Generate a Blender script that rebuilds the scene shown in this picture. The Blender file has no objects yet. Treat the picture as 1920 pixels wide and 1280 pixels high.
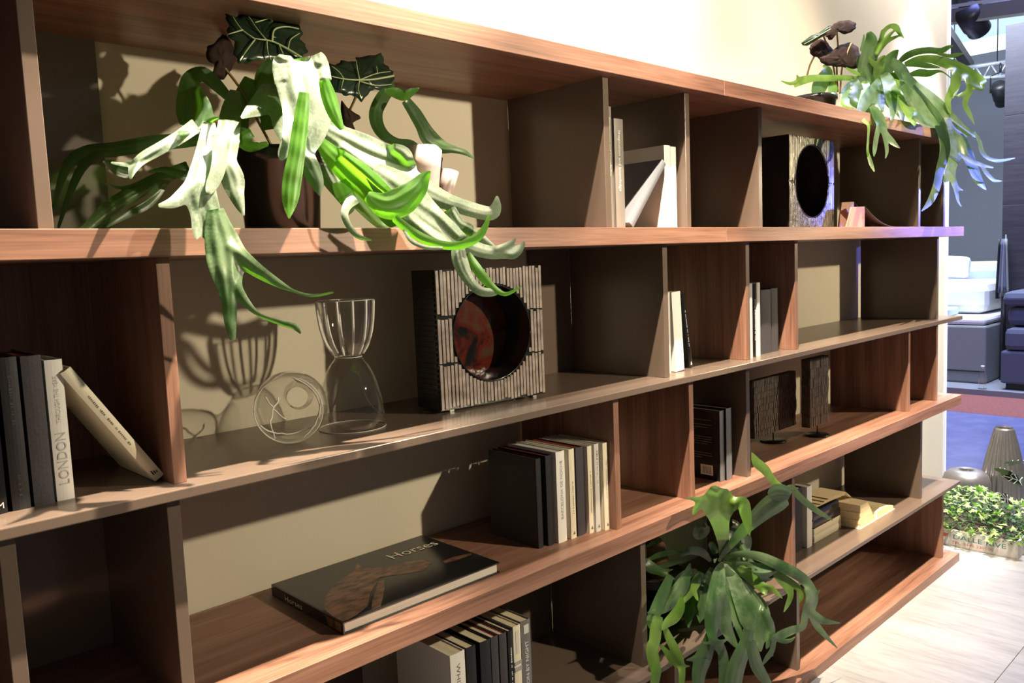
import bpy, bmesh, math, random
import numpy as np
from mathutils import Vector, Matrix

random.seed(7)
SC = bpy.context.scene
COL = SC.collection

# ------------------------------------------------------------------ camera
FPX = 1529.36
YAW, PITCH, ROLL = 0.7611, 0.0985, -0.0411
CAM = Vector((0.0, -1.2, 1.1776 * 1.2))
_cy, _sy, _cp, _sp = math.cos(YAW), math.sin(YAW), math.cos(PITCH), math.sin(PITCH)
FWD = Vector((_sy * _cp, _cy * _cp, -_sp))
_rt = Vector((_cy, -_sy, 0.0))
_up = _rt.cross(FWD)
RGT = _rt * math.cos(ROLL) + _up * math.sin(ROLL)
UPV = -_rt * math.sin(ROLL) + _up * math.cos(ROLL)
cam_d = bpy.data.cameras.new('camera')
cam_d.sensor_width = 36.0
cam_d.lens = FPX / 1920.0 * 36.0
cam_d.clip_start = 0.05
cam_d.clip_end = 60
cam = bpy.data.objects.new('camera', cam_d)
COL.objects.link(cam)
M = Matrix((RGT, UPV, -FWD)).transposed().to_4x4()
M.translation = CAM
cam.matrix_world = M
SC.camera = cam

# ------------------------------------------------------------------ world, exposure
SC.view_settings.view_transform = 'Standard'
SC.view_settings.look = 'None'
SC.view_settings.exposure = 0.0
SC.view_settings.gamma = 1.0
SC.view_settings.use_curve_mapping = False
world = bpy.data.worlds.new('hall')
SC.world = world
world.use_nodes = True
world.node_tree.nodes['Background'].inputs[0].default_value = (0.80, 0.74, 0.66, 1)
world.node_tree.nodes['Background'].inputs[1].default_value = 0.12


# ------------------------------------------------------------------ lights
def spot(name, loc, aim, watts, color, angle, blend=0.25, radius=0.03):
    d = bpy.data.lights.new(name, 'SPOT')
    d.energy = watts
    d.color = color
    d.spot_size = math.radians(angle)
    d.spot_blend = blend
    d.shadow_soft_size = radius
    o = bpy.data.objects.new(name, d)
    COL.objects.link(o)
    o.location = loc
    o.rotation_euler = (Vector(aim) - Vector(loc)).to_track_quat('-Z', 'Y').to_euler()
    return o


def area(name, loc, aim, watts, color, sx, sy):
    d = bpy.data.lights.new(name, 'AREA')
    d.energy = watts
    d.color = color
    d.shape = 'RECTANGLE'
    d.size, d.size_y = sx, sy
    o = bpy.data.objects.new(name, d)
    COL.objects.link(o)
    o.location = loc
    o.rotation_euler = (Vector(aim) - Vector(loc)).to_track_quat('-Z', 'Y').to_euler()
    return o


WARM = (1.0, 0.83, 0.64)
# truss spots high above the front edge of the bookcase
spot('truss_spot', (1.35, -0.45, 3.4), (0.66, -0.02, 1.63), 1800, WARM, 31, 0.8, 0.02)
spot('truss_spot', (0.50, -0.86, 4.7), (2.00, 0.05, 1.66), 3300, WARM, 30, 1.0, 0.03)
spot('truss_spot', (2.50, -0.92, 4.7), (3.08, 0.05, 1.60), 1900, WARM, 28, 1.0, 0.03)
spot('truss_spot', (4.35, -0.95, 4.7), (4.32, 0.20, 0.45), 800, (1.0, 0.96, 0.92), 24, 0.8, 0.03)
spot('truss_spot', (4.35, -0.50, 4.2), (4.28, 0.36, 1.00), 1900, (1.0, 0.97, 0.94), 27, 0.7, 0.03)
# lamps in front of the bookcase, at head height
spot('stand_lamp', (2.05, -1.62, 1.9), (1.02, 0.36, 1.15), 175, (1.0, 0.86, 0.62), 56, 0.35, 0.025)
spot('stand_lamp', (4.5, -1.62, 1.9), (3.18, 0.36, 1.10), 200, (1.0, 0.84, 0.58), 52, 0.4, 0.025)
# wall washers above the bookcase
area('wall_washer', (1.2, -0.25, 3.05), (1.2, 0.36, 2.55), 105, (1.0, 0.93, 0.80), 2.6, 0.12)
area('wall_washer', (4.3, -0.25, 3.2), (4.4, 0.36, 2.5), 24, (1.0, 0.95, 0.90), 0.7, 0.12)
# violet stage light from the aisle at the right
spot('aisle_light', (6.6, -1.5, 1.85), (3.88, 0.0, 1.60), 470, (0.13, 0.16, 1.0), 15, 0.9, 0.05)
# the neighbouring stand
area('neighbour_light', (8.3, 1.3, 4.1), (9.4, 1.9, 0.4), 380, (0.72, 0.83, 1.0), 2.0, 1.5)
area('neighbour_light', (6.4, 0.2, 3.8), (6.4, 0.7, 0.0), 120, (0.30, 0.34, 1.0), 1.2, 1.2)


# ------------------------------------------------------------------ placing helpers
def ray(px, py):
    return FWD + RGT * ((px - 960) / FPX) - UPV * ((py - 640) / FPX)


def W(px, py, y):
    r = ray(px, py)
    return CAM + r * ((y - CAM.y) / r.y)


def WX(px, py, x):
    r = ray(px, py)
    return CAM + r * ((x - CAM.x) / r.x)


def WZ(px, py, z):
    r = ray(px, py)
    return CAM + r * ((z - CAM.z) / r.z)


# ------------------------------------------------------------------ materials
MAT = {}


def new_mat(name):
    m = bpy.data.materials.new(name)
    m.use_nodes = True
    nt = m.node_tree
    b = nt.nodes['Principled BSDF']
    MAT[name] = m
    return m, nt, b


def plain(name, color, rough=0.5, metal=0.0, spec=0.5, coat=0.0, noise=0.0, nscale=30.0, bump=0.0, emit=None):
    m, nt, b = new_mat(name)
    b.inputs['Base Color'].default_value = (*color, 1)
    b.inputs['Roughness'].default_value = rough
    b.inputs['Metallic'].default_value = metal
    b.inputs['Specular IOR Level'].default_value = spec
    b.inputs['Coat Weight'].default_value = coat
    if emit:
        b.inputs['Emission Color'].default_value = (*emit[0], 1)
        b.inputs['Emission Strength'].default_value = emit[1]
    if noise or bump:
        tc = nt.nodes.new('ShaderNodeTexCoord')
        n = nt.nodes.new('ShaderNodeTexNoise')
        n.inputs['Scale'].default_value = nscale
        n.inputs['Detail'].default_value = 5
        nt.links.new(tc.outputs['Object'], n.inputs['Vector'])
        if noise:
            r = nt.nodes.new('ShaderNodeValToRGB')
            r.color_ramp.elements[0].position = 0.3
            r.color_ramp.elements[1].position = 0.7
            r.color_ramp.elements[0].color = (*[c * (1 - noise) for c in color], 1)
            r.color_ramp.elements[1].color = (*[min(1, c * (1 + noise)) for c in color], 1)
            nt.links.new(n.outputs['Fac'], r.inputs['Fac'])
            nt.links.new(r.outputs['Color'], b.inputs['Base Color'])
        if bump:
            bp = nt.nodes.new('ShaderNodeBump')
            bp.inputs['Strength'].default_value = bump
            bp.inputs['Distance'].default_value = 0.002
            nt.links.new(n.outputs['Fac'], bp.inputs['Height'])
            nt.links.new(bp.outputs['Normal'], b.inputs['Normal'])
    return m


def streaked(name, c0, c1, c2, scale, rough=0.4, spec=0.5, fine=(1, 1, 1), bump=0.15):
    """Grain drawn out along the axis whose scale is smallest."""
    m, nt, b = new_mat(name)
    tc = nt.nodes.new('ShaderNodeTexCoord')
    oi = nt.nodes.new('ShaderNodeObjectInfo')
    mul = nt.nodes.new('ShaderNodeVectorMath')
    mul.operation = 'MULTIPLY_ADD'
    mul.inputs[1].default_value = (7.3, 3.1, 5.7)
    nt.links.new(oi.outputs['Random'], mul.inputs[0])
    nt.links.new(tc.outputs['Object'], mul.inputs[2])
    mp = nt.nodes.new('ShaderNodeMapping')
    mp.inputs['Scale'].default_value = scale
    nt.links.new(mul.outputs[0], mp.inputs['Vector'])
    n1 = nt.nodes.new('ShaderNodeTexNoise')
    n1.inputs['Scale'].default_value = 1.0
    n1.inputs['Detail'].default_value = 4
    n1.inputs['Roughness'].default_value = 0.55
    n1.inputs['Distortion'].default_value = 0.4
    nt.links.new(mp.outputs[0], n1.inputs['Vector'])
    mp2 = nt.nodes.new('ShaderNodeMapping')
    mp2.inputs['Scale'].default_value = fine
    nt.links.new(mul.outputs[0], mp2.inputs['Vector'])
    n2 = nt.nodes.new('ShaderNodeTexNoise')
    n2.inputs['Scale'].default_value = 1.0
    n2.inputs['Detail'].default_value = 3
    nt.links.new(mp2.outputs[0], n2.inputs['Vector'])
    mix = nt.nodes.new('ShaderNodeMath')
    mix.operation = 'MULTIPLY_ADD'
    mix.inputs[1].default_value = 0.38
    nt.links.new(n2.outputs['Fac'], mix.inputs[0])
    sc = nt.nodes.new('ShaderNodeMath')
    sc.operation = 'MULTIPLY'
    sc.inputs[1].default_value = 0.62
    nt.links.new(n1.outputs['Fac'], sc.inputs[0])
    nt.links.new(sc.outputs[0], mix.inputs[2])
    r = nt.nodes.new('ShaderNodeValToRGB')
    e = r.color_ramp.elements
    e[0].position, e[0].color = 0.34, (*c0, 1)
    e[1].position, e[1].color = 0.66, (*c2, 1)
    k = e.new(0.5)
    k.color = (*c1, 1)
    nt.links.new(mix.outputs[0], r.inputs['Fac'])
    nt.links.new(r.outputs['Color'], b.inputs['Base Color'])
    b.inputs['Roughness'].default_value = rough
    b.inputs['Specular IOR Level'].default_value = spec
    bp = nt.nodes.new('ShaderNodeBump')
    bp.inputs['Strength'].default_value = bump
    bp.inputs['Distance'].default_value = 0.001
    nt.links.new(mix.outputs[0], bp.inputs['Height'])
    nt.links.new(bp.outputs['Normal'], b.inputs['Normal'])
    return m


WN = ((0.135, 0.063, 0.039), (0.240, 0.118, 0.076), (0.335, 0.180, 0.122))
streaked('walnut_along', *WN, (1.4, 26, 26), rough=0.42, fine=(7, 260, 260))
streaked('walnut_upright', *WN, (26, 26, 1.2), rough=0.45, fine=(260, 260, 6))
plain('bronze_lacquer', (0.125, 0.090, 0.068), 0.27, spec=0.45, bump=0.03, nscale=400)
plain('bronze_gloss', (0.17, 0.15, 0.125), 0.14, spec=0.6)
plain('wall_paint', (0.60, 0.54, 0.42), 0.85, spec=0.2, noise=0.03, nscale=4)
streaked('floor_tile', (0.215, 0.208, 0.20), (0.30, 0.292, 0.282), (0.36, 0.352, 0.34), (14, 2.0, 2), rough=0.45, fine=(120, 12, 12), bump=0.05)
plain('grout', (0.42, 0.40, 0.37), 0.9)
plain('trim_white', (0.78, 0.78, 0.82), 0.4)
plain('black_cloth', (0.014, 0.013, 0.015), 0.55, noise=0.3, nscale=300)
plain('black_gloss', (0.010, 0.010, 0.011), 0.16, spec=0.6)
plain('charcoal_cloth', (0.050, 0.045, 0.052), 0.7, noise=0.25, nscale=400)
plain('slate_spine', (0.18, 0.19, 0.21), 0.45)
plain('white_card', (0.80, 0.77, 0.72), 0.5)
plain('grey_card', (0.36, 0.34, 0.34), 0.6)
plain('cream_card', (0.78, 0.70, 0.53), 0.55)
plain('pale_card', (0.62, 0.60, 0.55), 0.5)
plain('taupe_card', (0.23, 0.20, 0.172), 0.4)
plain('silver_card', (0.30, 0.30, 0.33), 0.25, metal=0.4)
plain('night_cover', (0.16, 0.15, 0.15), 0.4)
plain('red_edge', (0.21, 0.025, 0.018), 0.6)
streaked('page_edge', (0.52, 0.44, 0.28), (0.62, 0.54, 0.36), (0.70, 0.62, 0.45), (300, 3, 3), rough=0.8, fine=(900, 5, 5))
streaked('page_white', (0.50, 0.46, 0.40), (0.58, 0.54, 0.47), (0.66, 0.62, 0.55), (3, 3, 300), rough=0.8, fine=(5, 5, 900))
plain('page_yellow', (0.83, 0.68, 0.40), 0.8, noise=0.08, nscale=120)
plain('ink_grey', (0.28, 0.26, 0.26), 0.6)
plain('ink_pale', (0.52, 0.50, 0.48), 0.6)
plain('ink_white', (0.80, 0.78, 0.74), 0.6)
plain('ink_dark', (0.03, 0.03, 0.03), 0.6)
plain('ink_green', (0.01, 0.20, 0.16), 0.6)
plain('ink_red', (0.55, 0.12, 0.06), 0.6)
plain('ink_brown', (0.16, 0.12, 0.08), 0.6)
plain('pot_plastic', (0.010, 0.010, 0.011), 0.2, spec=0.3)
plain('soil', (0.05, 0.03, 0.018), 0.95, noise=0.5, nscale=120, bump=0.8)
plain('bark', (0.16, 0.075, 0.035), 0.8, noise=0.5, nscale=60, bump=0.8)
plain('stem', (0.20, 0.14, 0.06), 0.5)
plain('vein', (0.36, 0.42, 0.20), 0.5)
plain('alocasia_under', (0.026, 0.014, 0.010), 0.75, spec=0.15, noise=0.4, nscale=60)
plain('pearl_ceramic', (0.52, 0.42, 0.39), 0.35, noise=0.10, nscale=90, coat=0.3)
plain('rib_cream', (0.33, 0.27, 0.235), 0.32, noise=0.35, nscale=45, coat=0.5)
plain('rib_metal', (0.20, 0.185, 0.155), 0.24, metal=0.75, noise=0.5, nscale=60, bump=0.5)
plain('glaze_black', (0.012, 0.011, 0.010), 0.18, spec=0.6, bump=0.3, nscale=70)
plain('charred_wood', (0.050, 0.036, 0.024), 0.6, noise=0.6, nscale=50, bump=0.6)
plain('charred_face', (0.075, 0.055, 0.038), 0.6, noise=0.5, nscale=60, bump=0.6)
plain('iron', (0.03, 0.03, 0.03), 0.35, metal=0.8)
plain('foot_metal', (0.6, 0.58, 0.54), 0.3, metal=0.8)
plain('leather_tan', (0.50, 0.23, 0.15), 0.55, noise=0.08, nscale=200)
plain('leather_dark', (0.055, 0.028, 0.022), 0.5)
plain('steel_matte', (0.27, 0.25, 0.235), 0.34, metal=0.75, noise=0.06, nscale=80)
plain('glass_edge', (0.62, 0.60, 0.55), 0.08, spec=0.8)
plain('white_line', (0.78, 0.75, 0.68), 0.4)
plain('crate_board', (0.62, 0.57, 0.52), 0.7, noise=0.10, nscale=20)
plain('blue_floor', (0.20, 0.21, 0.42), 0.22, spec=0.6, noise=0.15, nscale=6)
plain('red_carpet', (0.26, 0.085, 0.075), 0.9, noise=0.2, nscale=40)
plain('grey_wall', (0.22, 0.23, 0.26), 0.8)
streaked('dark_panel', (0.018, 0.016, 0.022), (0.030, 0.026, 0.034), (0.045, 0.038, 0.046), (2, 2, 30), rough=0.5, fine=(8, 8, 160))
plain('linen_white', (0.82, 0.82, 0.82), 0.8)
plain('linen_cream', (0.72, 0.64, 0.42), 0.7)
plain('linen_blue', (0.55, 0.64, 0.72), 0.8)
plain('sofa_grey', (0.22, 0.22, 0.22), 0.85, noise=0.12, nscale=160)
plain('sofa_navy', (0.085, 0.095, 0.15), 0.85, noise=0.12, nscale=160)
plain('truss_metal', (0.55, 0.58, 0.62), 0.3, metal=0.6)
plain('dark_beam', (0.10, 0.095, 0.095), 0.6)
plain('lamp_black', (0.02, 0.02, 0.022), 0.4)
plain('lamp_glow', (1, 1, 1), 0.5, emit=((1.0, 0.97, 0.9), 6.0))
plain('ceiling_light', (0.6, 0.75, 0.9), 0.5, emit=((0.60, 0.83, 1.0), 1.05))
plain('ceiling_bright', (1, 1, 1), 0.5, emit=((0.93, 0.98, 1.0), 1.6))
plain('violet_lit_profile', (0.70, 0.72, 0.95), 0.3, emit=((0.52, 0.55, 1.0), 0.75))  # violet light falling on the end trim, put into its colour and emission


def leaf_mat(name, c0, c1, trans=0.35, rough=0.38, tcol=(0.20, 0.62, 0.02), bloom=0.0, low=13.0):
    m, nt, b = new_mat(name)
    tc = nt.nodes.new('ShaderNodeTexCoord')
    n = nt.nodes.new('ShaderNodeTexNoise')
    n.inputs['Scale'].default_value = low
    n.inputs['Detail'].default_value = 2
    n2 = nt.nodes.new('ShaderNodeTexNoise')
    n2.inputs['Scale'].default_value = 260
    n2.inputs['Detail'].default_value = 3
    nt.links.new(tc.outputs['Object'], n.inputs['Vector'])
    nt.links.new(tc.outputs['Object'], n2.inputs['Vector'])
    ma = nt.nodes.new('ShaderNodeMath')
    ma.operation = 'MULTIPLY_ADD'
    ma.inputs[1].default_value = 0.35
    sub = nt.nodes.new('ShaderNodeMath')
    sub.operation = 'SUBTRACT'
    sub.inputs[1].default_value = 0.175
    nt.links.new(n2.outputs['Fac'], ma.inputs[0])
    nt.links.new(n.outputs['Fac'], sub.inputs[0])
    nt.links.new(sub.outputs[0], ma.inputs[2])
    r = nt.nodes.new('ShaderNodeValToRGB')
    r.color_ramp.elements[0].position = 0.38
    r.color_ramp.elements[1].position = 0.60
    r.color_ramp.elements[0].color = (*c0, 1)
    r.color_ramp.elements[1].color = (*c1, 1)
    nt.links.new(ma.outputs[0], r.inputs['Fac'])
    nt.links.new(r.outputs['Color'], b.inputs['Base Color'])
    b.inputs['Roughness'].default_value = rough
    b.inputs['Sheen Weight'].default_value = bloom
    b.inputs['Sheen Roughness'].default_value = 0.5
    t = nt.nodes.new('ShaderNodeBsdfTranslucent')
    t.inputs['Color'].default_value = (*tcol, 1)
    mx = nt.nodes.new('ShaderNodeMixShader')
    mx.inputs[0].default_value = trans
    out = nt.nodes['Material Output']
    nt.links.new(b.outputs[0], mx.inputs[1])
    nt.links.new(t.outputs[0], mx.inputs[2])
    nt.links.new(mx.outputs[0], out.inputs['Surface'])
    return m


leaf_mat('fern', (0.045, 0.082, 0.032), (0.165, 0.205, 0.140), 0.13, 0.42, bloom=0.25, low=8.0)
leaf_mat('fern_gloss', (0.026, 0.066, 0.016), (0.092, 0.145, 0.066), 0.16, 0.38)
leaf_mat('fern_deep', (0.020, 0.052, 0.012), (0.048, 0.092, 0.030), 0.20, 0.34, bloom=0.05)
leaf_mat('fern_bright', (0.050, 0.16, 0.010), (0.080, 0.22, 0.018), 0.28, 0.4)
leaf_mat('fern_lime', (0.075, 0.155, 0.022), (0.14, 0.24, 0.045), 0.28, 0.35, tcol=(0.22, 0.48, 0.05))
leaf_mat('alocasia_leaf', (0.010, 0.022, 0.012), (0.020, 0.040, 0.020), 0.08, 0.28)
leaf_mat('ivy', (0.16, 0.28, 0.06), (0.46, 0.52, 0.22), 0.25, 0.5)
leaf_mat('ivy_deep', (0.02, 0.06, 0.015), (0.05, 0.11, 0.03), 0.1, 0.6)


def red_glaze():
    m, nt, b = new_mat('red_glaze')
    tc = nt.nodes.new('ShaderNodeTexCoord')
    n = nt.nodes.new('ShaderNodeTexNoise')
    n.inputs['Scale'].default_value = 16
    n.inputs['Detail'].default_value = 4
    n.inputs['Distortion'].default_value = 1.2
    nt.links.new(tc.outputs['Object'], n.inputs['Vector'])
    r = nt.nodes.new('ShaderNodeValToRGB')
    e = r.color_ramp.elements
    e[0].position, e[0].color = 0.36, (0.006, 0.005, 0.004, 1)
    e[1].position, e[1].color = 0.62, (0.060, 0.032, 0.016, 1)
    k = e.new(0.46)
    k.color = (0.080, 0.009, 0.005, 1)
    nt.links.new(n.outputs['Fac'], r.inputs['Fac'])
    nt.links.new(r.outputs['Color'], b.inputs['Base Color'])
    b.inputs['Roughness'].default_value = 0.12
    bp = nt.nodes.new('ShaderNodeBump')
    bp.inputs['Strength'].default_value = 0.5
    bp.inputs['Distance'].default_value = 0.01
    nt.links.new(n.outputs['Fac'], bp.inputs['Height'])
    nt.links.new(bp.outputs['Normal'], b.inputs['Normal'])


red_glaze()


def horse_coat():
    m, nt, b = new_mat('horse_print')
    tc = nt.nodes.new('ShaderNodeTexCoord')
    mp = nt.nodes.new('ShaderNodeMapping')
    mp.inputs['Scale'].default_value = (28, 60, 1)
    mp.inputs['Rotation'].default_value = (0, 0, 0.6)
    n = nt.nodes.new('ShaderNodeTexNoise')
    n.inputs['Scale'].default_value = 1
    n.inputs['Detail'].default_value = 5
    nt.links.new(tc.outputs['Object'], mp.inputs[0])
    nt.links.new(mp.outputs[0], n.inputs['Vector'])
    r = nt.nodes.new('ShaderNodeValToRGB')
    e = r.color_ramp.elements
    e[0].position, e[0].color = 0.36, (0.035, 0.018, 0.012, 1)
    e[1].position, e[1].color = 0.70, (0.30, 0.155, 0.095, 1)
    k = e.new(0.5)
    k.color = (0.15, 0.075, 0.045, 1)
    nt.links.new(n.outputs['Fac'], r.inputs['Fac'])
    nt.links.new(r.outputs['Color'], b.inputs['Base Color'])
    b.inputs['Roughness'].default_value = 0.3


horse_coat()


def glass_mat():
    """Thin blown glass: clear, with a rim that reflects as the surface turns away."""
    m, nt, b = new_mat('clear_glass')
    nt.nodes.remove(b)
    tr = nt.nodes.new('ShaderNodeBsdfTransparent')
    tr.inputs[0].default_value = (0.965, 0.97, 0.955, 1)
    gl = nt.nodes.new('ShaderNodeBsdfGlossy')
    gl.inputs['Roughness'].default_value = 0.02
    gl.inputs['Color'].default_value = (1, 1, 1, 1)
    lw = nt.nodes.new('ShaderNodeLayerWeight')
    lw.inputs['Blend'].default_value = 0.5
    pw = nt.nodes.new('ShaderNodeMath')
    pw.operation = 'POWER'
    pw.inputs[1].default_value = 2.6
    nt.links.new(lw.outputs['Facing'], pw.inputs[0])
    fr = nt.nodes.new('ShaderNodeMath')
    fr.operation = 'MULTIPLY_ADD'
    fr.inputs[1].default_value = 0.85
    fr.inputs[2].default_value = 0.07
    nt.links.new(pw.outputs[0], fr.inputs[0])
    mx = nt.nodes.new('ShaderNodeMixShader')
    nt.links.new(fr.outputs[0], mx.inputs[0])
    nt.links.new(tr.outputs[0], mx.inputs[1])
    nt.links.new(gl.outputs[0], mx.inputs[2])
    nt.links.new(mx.outputs[0], nt.nodes['Material Output'].inputs['Surface'])


glass_mat()


# ------------------------------------------------------------------ object helpers
def tag(o, label=None, cat=None, group=None, kind=None):
    if label:
        o['label'] = label
    if cat:
        o['category'] = cat
    if group:
        o['group'] = group
    if kind:
        o['kind'] = kind
    return o


def thing(name, label, cat, loc=(0, 0, 0), rot=(0, 0, 0), group=None):
    o = bpy.data.objects.new(name, None)
    o.empty_display_size = 0.05
    COL.objects.link(o)
    o.location = loc
    o.rotation_euler = rot
    return tag(o, label, cat, group)


def link(name, me, mat, parent=None, smooth=False):
    if mat:
        me.materials.clear()
        me.materials.append(MAT[mat])
    if smooth:
        me.polygons.foreach_set('use_smooth', [True] * len(me.polygons))
    o = bpy.data.objects.new(name, me)
    COL.objects.link(o)
    if parent:
        o.parent = parent
    return o


def mesh(name, verts, faces, mat, parent=None, smooth=False):
    me = bpy.data.meshes.new(name)
    me.from_pydata([tuple(v) for v in verts], [], faces)
    me.update()
    return link(name, me, mat, parent, smooth)


def bmobj(name, bm, mat, parent=None, smooth=False):
    bmesh.ops.recalc_face_normals(bm, faces=bm.faces)
    me = bpy.data.meshes.new(name)
    bm.to_mesh(me)
    bm.free()
    return link(name, me, mat, parent, smooth)


def add_box(bm, lo, hi, bevel=0.0, mtx=None):
    vs = [bm.verts.new((x, y, z)) for x in (lo[0], hi[0]) for y in (lo[1], hi[1]) for z in (lo[2], hi[2])]
    fs = [(0, 1, 3, 2), (4, 6, 7, 5), (0, 4, 5, 1), (2, 3, 7, 6), (0, 2, 6, 4), (1, 5, 7, 3)]
    faces = [bm.faces.new([vs[i] for i in f]) for f in fs]
    if bevel:
        es = list({e for f in faces for e in f.edges})
        r = bmesh.ops.bevel(bm, geom=es, offset=bevel, segments=2, affect='EDGES', profile=0.5)
        vs = list({v for f in r['faces'] for v in f.verts} | {v for v in vs if v.is_valid})
    if mtx is not None:
        bmesh.ops.transform(bm, matrix=mtx, verts=[v for v in vs if v.is_valid])


def box(name, lo, hi, mat, parent=None, bevel=0.0):
    bm = bmesh.new()
    add_box(bm, lo, hi, bevel)
    return bmobj(name, bm, mat, parent)


def lathe(name, prof, mat, parent=None, seg=40, closed=False, mtx=None):
    verts, faces = [], []
    n = len(prof)
    for i in range(seg):
        a = 2 * math.pi * i / seg
        for r, z in prof:
            v = Vector((r * math.cos(a), r * math.sin(a), z))
            verts.append(mtx @ v if mtx is not None else v)
    for i in range(seg):
        j = (i + 1) % seg
        for k in range(n - 1 + (1 if closed else 0)):
            k2 = (k + 1) % n
            faces.append((i * n + k, j * n + k, j * n + k2, i * n + k2))
    bm = bmesh.new()
    me = bpy.data.meshes.new(name)
    me.from_pydata([tuple(v) for v in verts], [], faces)
    bm.from_mesh(me)
    bpy.data.meshes.remove(me)
    bmesh.ops.remove_doubles(bm, verts=bm.verts, dist=1e-6)
    return bmobj(name, bm, mat, parent, smooth=True)


def catmull(pts, n):
    """Smooth interpolation of tuples of equal length, n samples per span."""
    out = []
    m = len(pts)
    for i in range(m - 1):
        p0 = pts[max(i - 1, 0)]
        p1, p2 = pts[i], pts[i + 1]
        p3 = pts[min(i + 2, m - 1)]
        for k in range(n):
            t = k / n
            out.append(tuple(0.5 * ((2 * b) + (-a + c) * t + (2 * a - 5 * b + 4 * c - d) * t * t + (-a + 3 * b - 3 * c + d) * t ** 3)
                             for a, b, c, d in zip(p0, p1, p2, p3)))
    out.append(tuple(pts[-1]))
    return out


def add_tube(verts, faces, pts, rad, seg=6):
    base = len(verts)
    n = len(pts)
    prev = None
    for i, p in enumerate(pts):
        p = Vector(p)
        t = (Vector(pts[min(i + 1, n - 1)]) - Vector(pts[max(i - 1, 0)])).normalized()
        ref = Vector((0, 0, 1)) if abs(t.z) < 0.9 else Vector((1, 0, 0))
        u = t.cross(ref).normalized() if prev is None else (prev - t * prev.dot(t)).normalized()
        prev = u
        v = t.cross(u)
        r = rad[i] if isinstance(rad, (list, tuple)) else rad
        for k in range(seg):
            a = 2 * math.pi * k / seg
            verts.append(p + u * (r * math.cos(a)) + v * (r * math.sin(a)))
    for i in range(n - 1):
        for k in range(seg):
            k2 = (k + 1) % seg
            faces.append((base + i * seg + k, base + i * seg + k2, base + (i + 1) * seg + k2, base + (i + 1) * seg + k))
    faces.append(tuple(base + k for k in reversed(range(seg))))
    faces.append(tuple(base + (n - 1) * seg + k for k in range(seg)))


def tube(name, pts, rad, mat, parent=None, seg=8):
    v, f = [], []
    add_tube(v, f, pts, rad, seg)
    return mesh(name, v, f, mat, parent, smooth=True)


_tcache = {}


def text(name, body, size, mat, parent, origin, xdir, ydir, align='LEFT', length=None, extrude=0.0002):
    """Flat lettering: baseline starts at origin and runs along xdir, letters stand along ydir."""
    if body not in _tcache:
        c = bpy.data.curves.new('lettering', 'FONT')
        c.body = body
        c.size = 1.0
        c.extrude = 0.0
        c.resolution_u = 3
        o = bpy.data.objects.new('lettering_tmp', c)
        COL.objects.link(o)
        dg = bpy.context.evaluated_depsgraph_get()
        me = bpy.data.meshes.new_from_object(o.evaluated_get(dg))
        bpy.data.objects.remove(o)
        bpy.data.curves.remove(c)
        _tcache[body] = [(v.co.x, v.co.y) for v in me.vertices], [tuple(p.vertices) for p in me.polygons]
        bpy.data.meshes.remove(me)
    vs, fs = _tcache[body]
    w = max(v[0] for v in vs) if vs else 1
    sx = size if length is None else length / w
    off = -w * 0.5 * sx if align == 'CENTER' else 0
    xd, yd = Vector(xdir).normalized(), Vector(ydir).normalized()
    nrm = xd.cross(yd).normalized()
    o3 = Vector(origin)
    return mesh(name, [o3 + xd * (off + v[0] * sx) + yd * (v[1] * size) + nrm * extrude for v in vs], fs, mat, parent)


# ================================================================== SETTING
DEP = 0.362
WALL_Y = 0.368
ZT1B, ZT1T, ZT2B, ZT2T = 1.826, 1.867, 1.4395, 1.480
ZAB, ZAT, ZT3B, ZT3T = 1.0806, 1.0976, 0.7100, 0.7513
ZBB, ZBT, ZT4T = 0.3510, 0.3660, 0.0380
XJ, XL, XE = 1.960, -0.60, 3.846
WEND = 4.725

tag(box('wall_back', (-2.4, WALL_Y, 0.0), (WEND, WALL_Y + 0.10, 4.2), 'wall_paint'), kind='structure')
tag(box('trim_1', (WEND, WALL_Y - 0.004, 0.0), (WEND + 0.030, WALL_Y + 0.10, 4.2), 'trim_white', bevel=0.002), kind='structure')
tag(box('trim_2', (WEND + 0.031, WALL_Y - 0.002, 0.0), (WEND + 0.052, WALL_Y + 0.02, 4.2), 'violet_lit_profile', bevel=0.002), kind='structure')

fl = tag(box('floor', (-3.0, -5.0, -0.05), (4.9, WALL_Y + 0.1, -0.004), 'grout'), kind='structure')
TX, TY = 1.2, 0.6
tile_me = None
for r in range(-6, 2):
    y0 = -0.43 + r * TY
    for k in range(-5, 3):
        x0 = 3.392 + k * TX - (0.4 * (r % 3))
        x1 = min(x0 + TX, 4.9)
        y1 = min(y0 + TY, WALL_Y)
        if x1 - x0 < 0.05 or y1 - y0 < 0.05 or x1 < -2.5:
            continue
        t = box('tile', (x0 + 0.001, y0 + 0.001, -0.02), (x1 - 0.001, y1 - 0.001, 0.0), 'floor_tile', fl, bevel=0.0008)


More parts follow.
